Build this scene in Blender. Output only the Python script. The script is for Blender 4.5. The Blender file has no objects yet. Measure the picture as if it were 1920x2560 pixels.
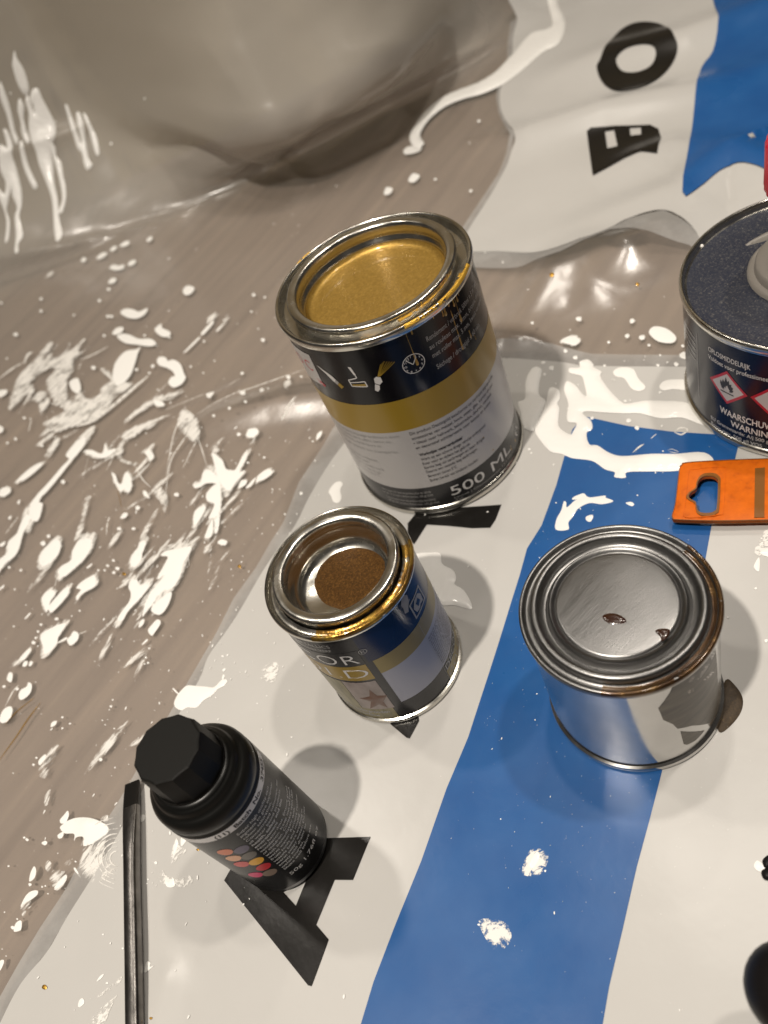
import bpy, bmesh, math, random
import numpy as np
from mathutils import Vector, Matrix
from mathutils.geometry import delaunay_2d_cdt

# ------------------------------------------------------------------ data (tenths of a millimetre on the flat sheet)
BUMPS = [[[[113.6,407.4],[167.4,394.7],[241.2,373.6],[277.2,381.2],[281.7,339.4]],[0,3,8,12,9],34,20],[[[212.8,431.7],[244.6,427.0],[263.9,421.4],[280.4,394.1]],[0,5,5,0],22,14],[[[198.9,536.8],[213.0,517.0],[260.6,497.7],[308.9,467.9],[355.1,451.4]],[3,8,9,6,3],20,17],[[[250.0,594.5],[303.1,568.5],[350.6,534.3],[407.1,519.7]],[0,6,8,6],20,22],[[[-91.6,390.3],[-62.3,395.1],[-25.0,382.0],[15.3,356.3]],[0,5,7.5,7],18,12],[[[-112.3,418.7],[-54.3,416.6],[-0.5,400.8]],[0,1.6,1.2],6,6],[[[109.2,336.3],[148.0,365.0],[169.6,366.0],[185.6,357.5]],[3,9,7,4],19,17],[[[162.1,338.1],[187.5,346.3],[207.0,349.2]],[4,9,5],18,16],[[[99.9,332.2],[112.9,321.7],[129.1,296.2]],[4,3,0],8,10],[[[-154.0,100.0],[-146.6,112.3],[-140.0,117.4]],[1.3,1.4,0],8,8],[[[-204.3,178.5],[-179.2,168.2],[-168.2,161.8]],[0,1.8,0],5,5],[[[-171.3,183.7],[-148.6,174.2]],[2,0],5,5],[[[-43.8,782.7],[-28.1,754.5],[3.7,745.5],[56.4,673.3]],[0,-9,-13,-3],9,16],[[[-16.1,785.5],[20.8,773.6],[59.3,674.6],[63.1,619.0],[43.6,568.4]],[2,7,9,7,0],10,12],[[[-194.4,739.4],[-114.5,700.7],[-35.3,671.4]],[5,8,0],10,9],[[[67.5,820.5],[186.3,772.3],[295.9,710.0]],[0,3,3],30,25],[[[53.6,601.3],[120.0,650.2],[187.6,667.6],[254.9,686.6]],[0,2,3,2],14,12],[[[-149.3,811.7],[-102.9,797.1],[-45.6,783.0]],[2,3,0],7,6],[[[-73.4,890.6],[-76.9,850.4],[-82.3,804.4]],[2,2,0],8,6],[[[32.1,744.0],[96.4,776.2],[187.4,713.3],[271.2,678.7]],[2,3,3,2],9,7],[[[112.4,808.5],[152.2,792.1],[249.4,734.5]],[0,2.5,1],10,7],[[[41.2,855.1],[48.0,819.3],[52.0,788.5]],[0,2,0],9,7]]
SPLASH = [[[-1053,5718],[-1011,5739],[-951,5670],[-913,5596],[-842,5580],[-877,5516],[-944,5520],[-1010,5602]],[[-1149,5496],[-1106,5534],[-1058,5497],[-1074,5444],[-1126,5449]],[[-1120,5419],[-1073,5417],[-1025,5355],[-966,5242],[-885,5167],[-855,5074],[-900,5077],[-994,5187],[-1073,5284]],[[-832,5264],[-778,5281],[-782,5227],[-736,5124],[-754,5076],[-801,5120],[-832,5207]],[[-548,5568],[-503,5598],[-462,5518],[-501,5466],[-544,5490]],[[-884,4864],[-857,4894],[-820,4852],[-811,4797],[-771,4776],[-735,4681],[-732,4562],[-730,4511],[-768,4467],[-825,4475],[-850,4552],[-820,4596],[-795,4589],[-801,4652],[-832,4724],[-874,4793]],[[-1532,5157],[-1485,5169],[-1460,5132],[-1454,5005],[-1484,4973],[-1522,5050]],[[-1342,3970],[-1319,3930],[-1313,3858],[-1292,3831],[-1269,3892],[-1244,3907],[-1229,3839],[-1232,3762],[-1260,3718],[-1285,3770],[-1308,3766],[-1325,3822]],[[-1492,4306],[-1445,4282],[-1381,4196],[-1347,4278],[-1340,4201],[-1287,4172],[-1324,4140],[-1379,4147],[-1444,4221]],[[-983,4446],[-950,4439],[-913,4361],[-933,4345],[-967,4387]],[[-2095,5081],[-2060,5024],[-2070,4984],[-2106,5006]],[[-2098,4372],[-2048,4363],[-2020,4307],[-2050,4283],[-2099,4309]],[[-1972,4376],[-1894,4419],[-1810,4427],[-1786,4396],[-1855,4359],[-1931,4345]],[[-2091,5526],[-2024,5485],[-2036,5433],[-2088,5439]],[[-1620,4370],[-1539,4444],[-1471,4441],[-1495,4358],[-1568,4293],[-1639,4228],[-1745,4136],[-1803,4100],[-1830,4053],[-1808,4015],[-1846,3892],[-1898,3950],[-1893,4065],[-1842,4128],[-1757,4191],[-1652,4274],[-1600,4305]],[[-1921,4002],[-1897,3939],[-1945,3852],[-1975,3751],[-2007,3694],[-2076,3667],[-2121,3616],[-2120,3722],[-2059,3754],[-2049,3838],[-1994,3871],[-1961,3947]],[[-1170,5109],[-1088,5177],[-1002,5131],[-970,5133],[-1003,5068],[-1032,4985],[-1084,4860],[-1144,4808],[-1196,4810],[-1221,4907],[-1206,5001]],[[-1112,3999],[-1079,4009],[-1064,3951],[-1064,3904],[-1095,3905],[-1103,3957]],[[-1336,3544],[-1310,3571],[-1287,3550],[-1305,3527]],[[-1173,3663],[-1155,3655],[-1141,3581],[-1169,3617]],[[-2045,4055],[-2021,4064],[-2029,4033]],[[-1978,4161],[-1958,4169],[-1967,4130]],[[-690,4801],[-563,4879],[-558,4858],[-660,4796]],[[-533,4914],[-444,4976],[-425,4957],[-518,4883]],[[-414,4864],[-371,4879],[-391,4849],[-431,4831]],[[-493,3656],[-464,3691],[-421,3659],[-429,3627],[-465,3625]],[[-719,3673],[-697,3635],[-674,3574],[-671,3496],[-643,3460],[-623,3450],[-594,3481],[-551,3534],[-517,3551],[-540,3493],[-591,3436],[-603,3414],[-574,3403],[-649,3346],[-693,3312],[-720,3378],[-731,3457],[-727,3539]],[[-539,3274],[-514,3316],[-454,3323],[-433,3285],[-463,3268],[-519,3270]],[[-603,3272],[-552,3305],[-530,3308],[-569,3267]],[[-639,3298],[-614,3341],[-582,3327],[-597,3297]],[[-833,3491],[-805,3555],[-773,3563],[-737,3493],[-730,3395],[-750,3279],[-781,3175],[-805,3099],[-828,3059],[-836,3083],[-816,3172],[-846,3193],[-794,3271],[-825,3323],[-820,3379],[-778,3409],[-747,3417],[-803,3459],[-840,3455],[-874,3470],[-868,3497]],[[-909,3296],[-851,3302],[-852,3264],[-916,3195],[-936,3200]],[[-830,3172],[-838,3103],[-862,3056],[-894,3069],[-879,3104]],[[-201,2944],[-156,2976],[-126,2968],[-121,2941],[-145,2911],[-158,2855],[-184,2836],[-202,2860],[-201,2905]],[[-143,3353],[-123,3388],[-93,3389],[-112,3359],[-137,3348]],[[-637,4236],[-588,4209],[-614,4164],[-632,4183]],[[-1856,3544],[-1838,3609],[-1799,3641],[-1746,3658],[-1718,3615],[-1718,3565],[-1748,3508],[-1793,3486],[-1836,3492]],[[-1748,3386],[-1724,3417],[-1666,3424],[-1650,3489],[-1604,3544],[-1560,3537],[-1521,3481],[-1542,3423],[-1590,3372],[-1650,3348],[-1702,3323],[-1723,3332],[-1746,3311],[-1739,3352]],[[-1855,3250],[-1825,3283],[-1790,3274],[-1772,3232],[-1803,3200],[-1819,3159],[-1835,3136],[-1845,3192]],[[-1814,3131],[-1819,3167],[-1759,3215],[-1715,3238],[-1688,3229],[-1699,3184],[-1751,3141],[-1801,3115]],[[-1649,3195],[-1618,3219],[-1561,3225],[-1534,3216],[-1535,3146],[-1571,3135],[-1620,3133],[-1650,3106],[-1654,3138],[-1623,3169]],[[-1878,2984],[-1856,3010],[-1809,3013],[-1748,3004],[-1730,2981],[-1774,2936],[-1791,2892],[-1832,2863],[-1865,2871],[-1868,2924]],[[-1732,2879],[-1710,2897],[-1689,2915],[-1665,2881],[-1675,2844],[-1715,2834]],[[-1784,2895],[-1737,2902],[-1731,2887],[-1771,2888]],[[-1324,3155],[-1309,3216],[-1268,3253],[-1249,3286],[-1212,3273],[-1230,3226],[-1249,3193],[-1264,3141],[-1301,3126]],[[-1446,2842],[-1411,2882],[-1365,2918],[-1351,2966],[-1358,3013],[-1339,3051],[-1307,3038],[-1294,2987],[-1242,2974],[-1255,2936],[-1308,2897],[-1351,2877],[-1388,2852],[-1420,2817]],[[-1313,2781],[-1262,2892],[-1208,2931],[-1163,2959],[-1190,2960],[-1186,2983],[-1143,3031],[-1115,3074],[-1151,3108],[-1120,3122],[-1049,3091],[-979,3060],[-995,3017],[-1037,2976],[-1071,2906],[-1121,2856],[-1174,2859],[-1232,2832],[-1285,2795]],[[-1261,2779],[-1249,2811],[-1198,2834],[-1138,2835],[-1155,2782],[-1196,2738],[-1229,2735]],[[-1298,2671],[-1282,2691],[-1240,2711],[-1226,2679],[-1264,2642],[-1284,2632]],[[-2016,2692],[-2003,2720],[-1970,2723],[-1960,2742],[-1942,2720],[-1947,2680],[-1973,2660],[-2005,2661]],[[-2123,2614],[-2100,2656],[-2062,2655],[-2050,2621],[-2071,2578],[-2108,2582]],[[-2009,2915],[-1947,2956],[-1935,2933],[-1976,2896]],[[-2077,2828],[-2063,2865],[-2044,2846],[-2052,2799]],[[-1853,2415],[-1846,2438],[-1821,2433],[-1829,2414]],[[-1961,3174],[-1929,3195],[-1928,3182],[-1955,3166]],[[-1923,2270],[-1890,2285],[-1885,2261],[-1919,2242]],[[-1342,2721],[-1331,2753],[-1307,2758],[-1315,2728]],[[-1341,2611],[-1311,2626],[-1309,2614],[-1333,2606]],[[-1987,2861],[-1977,2885],[-1957,2877],[-1965,2851]],[[-1952,2844],[-1944,2866],[-1928,2856],[-1939,2836]],[[-2115,3491],[-2082,3506],[-2085,3490],[-2111,3479]],[[-2103,3860],[-2068,3861],[-2077,3831],[-2104,3840]],[[-1842,3690],[-1819,3694],[-1810,3658],[-1828,3656]],[[-1575,3306],[-1542,3316],[-1547,3301],[-1569,3295]],[[-1264,3070],[-1231,3087],[-1240,3072],[-1262,3062]],[[-1237,2199],[-1217,2226],[-1190,2243],[-1159,2250],[-1117,2222],[-1075,2194],[-1039,2170],[-994,2186],[-972,2167],[-991,2152],[-1032,2150],[-1053,2137],[-1101,2133],[-1139,2117],[-1181,2141],[-1210,2142],[-1234,2171]],[[-983,2232],[-970,2237],[-965,2229],[-977,2222]],[[-994,2192],[-984,2209],[-978,2199],[-988,2186]],[[-831,3000],[-807,2998],[-788,2967],[-805,2952],[-832,2979]],[[-1232,2274],[-1226,2275],[-1209,2237],[-1213,2235]],[[-1838,1929],[-1814,1944],[-1799,1952],[-1795,1929],[-1811,1904],[-1833,1910]],[[-1828,1902],[-1794,1906],[-1749,1893],[-1687,1856],[-1642,1814],[-1614,1777],[-1631,1753],[-1681,1748],[-1713,1751],[-1739,1761],[-1733,1794],[-1766,1811],[-1779,1800],[-1775,1831],[-1820,1858],[-1840,1892]],[[-1853,1867],[-1825,1868],[-1832,1846],[-1849,1849]],[[-1930,1869],[-1913,1871],[-1903,1858],[-1914,1851]],[[-1992,1731],[-1985,1762],[-1968,1784],[-1957,1758],[-1967,1733]],[[-1882,1648],[-1862,1667],[-1821,1674],[-1821,1656],[-1850,1638],[-1872,1637]],[[-2037,1647],[-2014,1679],[-1987,1687],[-1958,1676],[-1962,1659],[-2005,1651]],[[-2071,1566],[-2060,1593],[-2036,1591],[-2037,1559],[-2050,1556]],[[-1477,1734],[-1470,1761],[-1455,1754],[-1458,1735]],[[-1318,1587],[-1298,1582],[-1296,1566],[-1324,1551]],[[-1364,1532],[-1351,1575],[-1338,1592],[-1335,1566]],[[-1412,1433],[-1413,1457],[-1401,1441],[-1379,1449],[-1377,1416],[-1399,1420]],[[-1542,1170],[-1531,1202],[-1517,1195],[-1519,1180],[-1503,1177]],[[-1816,1177],[-1809,1194],[-1795,1195],[-1790,1177],[-1807,1171]],[[-1916,1995],[-1908,2011],[-1903,2006]],[[-2135,1445],[-2135,1479],[-2117,1476],[-2120,1460]],[[-1734,1226],[-1719,1238],[-1702,1238],[-1715,1228]],[[-1782,1680],[-1773,1676],[-1760,1632],[-1772,1652]],[[1334,2746],[1375,2750],[1415,2701],[1398,2624],[1392,2554],[1357,2547],[1337,2588],[1348,2668],[1326,2707]],[[1440,2512],[1475,2531],[1516,2512],[1568,2455],[1534,2406],[1475,2463],[1442,2480]],[[1618,2875],[1662,2899],[1697,2843],[1695,2757],[1657,2734],[1615,2791]],[[1247,3114],[1298,3126],[1327,3103],[1330,3059],[1291,3041],[1268,3072]],[[1630,2637],[1663,2640],[1651,2578],[1626,2608]],[[629,2057],[658,2104],[701,2137],[733,2172],[740,2162],[729,2136],[778,2149],[807,2137],[770,2159],[783,2169],[816,2165],[829,2157],[836,2126],[894,2095],[892,2082],[908,2046],[860,2061],[820,2099],[765,2101],[722,2075],[692,2059],[673,2026]],[[761,2028],[773,2043],[797,2035],[791,2020],[770,2008]],[[944,2007],[966,1998],[968,1979],[954,1979]],[[-124,884],[-81,909],[-83,885],[-117,867]],[[1219,1502],[1269,1493],[1243,1459]],[[1164,1461],[1206,1485],[1167,1434]],[[1435,5899],[1492,5915],[1550,5814],[1510,5765],[1423,5819]],[[2731,6134],[2790,6147],[2853,6018],[2782,5903],[2702,6020]],[[2763,5778],[2826,5819],[2828,5770],[2769,5737]],[[3213,6344],[3290,6443],[3303,6373],[3241,6249]],[[1288,5442],[1352,5504],[1376,5425],[1309,5379]],[[1082,5427],[1131,5504],[1160,5442],[1116,5392]],[[-1281,6849],[-1256,6888],[-1228,6854],[-1251,6819]],[[-1139,6776],[-1085,6803],[-1041,6758],[-1075,6718],[-1128,6731]],[[-1011,6768],[-976,6800],[-943,6767],[-978,6734]],[[-916,6759],[-862,6769],[-825,6734],[-855,6697],[-901,6723]],[[-689,6607],[-655,6648],[-629,6609],[-664,6567]],[[-1054,6487],[-1014,6511],[-974,6447],[-929,6421],[-943,6361],[-1007,6395]],[[-898,6377],[-864,6427],[-823,6381],[-857,6333]],[[-1093,6256],[-1061,6306],[-1019,6263],[-1047,6210]],[[501,573],[518,581],[526,567],[531,551],[511,548],[500,559]]]
SMEAR = [[[-1212,4990],[-1196,4810],[-1265,4754],[-1315,4783],[-1313,4884],[-1237,4922],[-1290,5090],[-1269,5118]],[[-1914,5595],[-1783,5693],[-1658,5839],[-1622,5771],[-1709,5626],[-1564,5770],[-1643,5600],[-1536,5604],[-1470,5701],[-1499,5571],[-1358,5629],[-1430,5471],[-1314,5480],[-1465,5405],[-1484,5294],[-1557,5327],[-1680,5469],[-1836,5416],[-1942,5384],[-1967,5467]],[[-1685,5378],[-1589,5404],[-1482,5308],[-1550,5165],[-1556,4976],[-1622,4932],[-1677,5066],[-1712,5246]],[[-1978,5445],[-1845,5424],[-1803,5294],[-1864,5165],[-1778,5242],[-1715,5188],[-1696,5052],[-1747,4950],[-1782,4952],[-1785,5098],[-1863,5194],[-1959,5054],[-1860,5282],[-2011,5199]],[[-1689,5017],[-1557,4963],[-1457,4965],[-1415,4842],[-1293,4822],[-1152,4815],[-1083,4740],[-1222,4676],[-1319,4593],[-1426,4562],[-1542,4618],[-1677,4662],[-1762,4839],[-1593,4851]],[[-1805,4712],[-1723,4766],[-1708,4714],[-1780,4692]],[[-1826,4637],[-1702,4682],[-1696,4637],[-1793,4598]],[[-1688,4618],[-1641,4554],[-1733,4435],[-1775,4449]],[[-1631,4572],[-1527,4586],[-1521,4554],[-1616,4546]],[[-1222,4354],[-1153,4428],[-977,4482],[-788,4403],[-786,4373],[-964,4405],[-1092,4392],[-1178,4370]],[[-1224,4280],[-1107,4289],[-887,4217],[-1036,4216],[-1139,4189],[-1205,4181],[-1254,4064],[-1217,3989],[-1168,3939],[-1194,3925],[-1280,4049],[-1289,4161],[-1242,4209]],[[-1142,4011],[-1100,4025],[-1035,4033],[-1071,3956],[-1055,3909],[-1095,3905],[-1108,3973]],[[-1633,3559],[-1573,3717],[-1537,3861],[-1491,3859],[-1545,3696],[-1578,3579]],[[-1257,3277],[-1197,3387],[-1101,3485],[-1137,3402],[-1202,3313],[-1217,3259]],[[-1116,3620],[-1056,3618],[-1047,3497],[-1068,3462],[-1093,3531]],[[-468,5032],[-396,5071],[-360,5027],[-413,4995],[-468,4949]],[[-435,4851],[-394,4877],[-319,4968],[-303,4919],[-348,4881],[-423,4824]],[[-553,3525],[-501,3581],[-438,3634],[-463,3583],[-505,3541],[-548,3489]],[[-723,3719],[-676,3746],[-615,3737],[-673,3702],[-667,3666],[-706,3663]],[[-1023,3112],[-949,3171],[-830,3268],[-802,3267],[-857,3210],[-940,3146],[-1015,3080]],[[-158,3455],[-105,3498],[-111,3476],[-155,3443]],[[-168,3924],[-128,3941],[-135,3834],[-170,3788]],[[-869,4090],[-806,4197],[-736,4040],[-746,3859],[-807,3848],[-848,3968]],[[-1084,3534],[-1038,3584],[-1044,3464],[-1076,3407]],[[-2062,2894],[-2022,2923],[-1947,2956],[-1935,2933],[-1976,2889],[-2036,2886]],[[-1924,2191],[-1915,2265],[-1872,2291],[-1829,2308],[-1818,2286],[-1838,2241],[-1870,2198],[-1890,2161]],[[-827,2107],[-795,2140],[-739,2133],[-731,2102],[-764,2044],[-800,2059]],[[-922,2983],[-871,3047],[-875,2968],[-911,2958]],[[-932,2828],[-887,2942],[-891,2893],[-920,2836]],[[-990,3101],[-928,3104],[-919,3079],[-977,3065]],[[-1740,1746],[-1666,1740],[-1633,1744],[-1651,1693],[-1626,1641],[-1589,1609],[-1634,1577],[-1691,1576],[-1733,1610],[-1759,1674]],[[-1651,1840],[-1621,1839],[-1611,1810],[-1632,1809]],[[-1897,1694],[-1872,1719],[-1826,1692],[-1818,1659],[-1845,1635],[-1877,1639]],[[-1916,1758],[-1900,1776],[-1884,1747],[-1900,1724]],[[-1824,1721],[-1804,1732],[-1793,1711],[-1809,1704]],[[-2037,1647],[-1994,1655],[-1990,1625],[-2027,1628]],[[-1378,1510],[-1358,1568],[-1338,1592],[-1329,1554],[-1312,1535],[-1309,1524],[-1348,1505]],[[-1781,1096],[-1740,1129],[-1668,1144],[-1658,1147],[-1690,1114],[-1723,1075]],[[-1745,1173],[-1687,1187],[-1637,1201],[-1645,1180],[-1712,1171]],[[-1437,1464],[-1407,1510],[-1408,1473],[-1351,1436],[-1303,1422],[-1310,1388],[-1357,1402]],[[-1906,2041],[-1894,2097],[-1870,2110],[-1875,2070],[-1892,2028]],[[-2033,1617],[-2022,1631],[-2012,1616],[-2025,1602]],[[-157,872],[-89,926],[-53,878],[-110,838]],[[-355,802],[-279,763],[-282,708],[-344,700]],[[1205,1511],[1292,1572],[1312,1558],[1246,1471]],[[-1635,6901],[-1586,6959],[-1531,6934],[-1581,6866]]]
STROKE = [[[-1516,4598],[-1404,4555],[-1314,4575],[-1214,4614],[-1085,4671],[-977,4730],[-980,4743],[-1095,4707],[-1224,4649],[-1324,4611],[-1411,4592],[-1518,4610]],[[-2077,5687],[-1986,5715],[-1889,5734],[-1891,5744],[-1993,5740],[-2080,5695]],[[-1420,5361],[-1326,5336],[-1214,5345],[-1215,5351],[-1329,5352],[-1421,5367]],[[-1867,5716],[-1830,5793],[-1796,5812],[-1800,5826],[-1846,5831],[-1874,5727]],[[-1199,4845],[-1233,4988],[-1281,5116],[-1285,5113],[-1246,4980],[-1204,4843]],[[-1447,5259],[-1423,5316],[-1426,5322],[-1450,5264]],[[-1866,4839],[-1844,4931],[-1848,4937],[-1870,4845]],[[-2000,5203],[-1943,5259],[-1946,5267],[-2003,5210]],[[-1361,4029],[-1279,4151],[-1241,4207],[-1243,4211],[-1284,4160],[-1363,4032]],[[-1188,3919],[-1164,3773],[-1124,3668],[-1122,3669],[-1158,3775],[-1186,3919]],[[-791,4393],[-862,4376],[-922,4410],[-922,4407],[-861,4365],[-790,4389]],[[-969,4473],[-862,4547],[-863,4551],[-970,4477]],[[-1525,4061],[-1477,4210],[-1478,4212],[-1526,4063]],[[-1432,3475],[-1412,3558],[-1395,3596],[-1397,3599],[-1419,3565],[-1434,3477]],[[-2054,3932],[-1981,4007],[-1984,4012],[-2057,3937]],[[-1040,3564],[-959,3809],[-858,3903],[-734,3973],[-735,3978],[-863,3913],[-964,3817],[-1042,3566]],[[-1008,3712],[-935,3941],[-866,4086],[-811,4161],[-813,4164],[-871,4094],[-940,3947],[-1010,3714]],[[-906,3688],[-819,3792],[-757,3847],[-758,3849],[-823,3800],[-907,3691]],[[-768,3846],[-771,3723],[-771,3594],[-770,3593],[-765,3721],[-766,3845]],[[-714,4076],[-503,4085],[-353,4046],[-204,4008],[-35,3970],[-35,3972],[-203,4016],[-352,4054],[-503,4093],[-714,4080]],[[-487,4202],[-414,4209],[-414,4212],[-488,4206]],[[-934,4417],[-784,4411],[-785,4415],[-935,4421]],[[-890,4286],[-675,4248],[-675,4253],[-891,4290]],[[-2086,2672],[-2045,2728],[-2014,2754],[-2015,2757],[-2050,2735],[-2088,2674]],[[-1658,2875],[-1622,2871],[-1623,2874],[-1659,2879]],[[-1004,3021],[-1014,2945],[-1012,2944],[-1002,3020]],[[-1607,1609],[-1618,1623],[-1625,1638],[-1624,1653],[-1617,1663],[-1604,1665],[-1594,1664],[-1595,1666],[-1606,1671],[-1621,1668],[-1630,1656],[-1630,1639],[-1622,1621],[-1608,1608]],[[-1612,1593],[-1631,1614],[-1643,1640],[-1642,1665],[-1629,1681],[-1608,1686],[-1592,1682],[-1592,1683],[-1609,1690],[-1632,1685],[-1645,1667],[-1646,1641],[-1634,1613],[-1613,1592]],[[-1617,1578],[-1644,1607],[-1659,1642],[-1658,1676],[-1640,1699],[-1611,1704],[-1589,1699],[-1589,1701],[-1613,1710],[-1644,1704],[-1663,1679],[-1664,1643],[-1648,1605],[-1618,1577]],[[-1622,1562],[-1657,1599],[-1676,1644],[-1675,1687],[-1653,1717],[-1615,1725],[-1587,1717],[-1587,1719],[-1616,1729],[-1655,1721],[-1679,1690],[-1680,1644],[-1660,1597],[-1623,1561]],[[-1627,1547],[-1669,1591],[-1692,1645],[-1691,1698],[-1663,1734],[-1617,1743],[-1584,1734],[-1584,1736],[-1619,1749],[-1667,1740],[-1696,1701],[-1697,1645],[-1673,1589],[-1628,1546]],[[-1633,1530],[-1684,1582],[-1710,1646],[-1711,1712],[-1678,1756],[-1621,1766],[-1580,1755],[-1580,1756],[-1623,1770],[-1681,1760],[-1715,1714],[-1714,1646],[-1686,1580],[-1633,1529]],[[-1725,1749],[-1692,1777],[-1636,1790],[-1589,1783],[-1589,1785],[-1638,1795],[-1695,1783],[-1726,1750]],[[-1745,1768],[-1707,1801],[-1644,1817],[-1587,1808],[-1588,1809],[-1646,1822],[-1710,1805],[-1746,1769]],[[1332,2226],[1362,2228],[1378,2206],[1348,2199],[1332,2224],[1329,2221],[1344,2190],[1385,2203],[1367,2237],[1333,2229]],[[1232,2256],[1260,2263],[1260,2266],[1232,2259]],[[1123,2233],[1160,2240],[1188,2246],[1188,2249],[1161,2249],[1123,2236]],[[1246,2151],[1264,2146],[1275,2117],[1259,2128],[1246,2146],[1246,2146],[1257,2125],[1277,2117],[1266,2148],[1246,2152]]]
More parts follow.
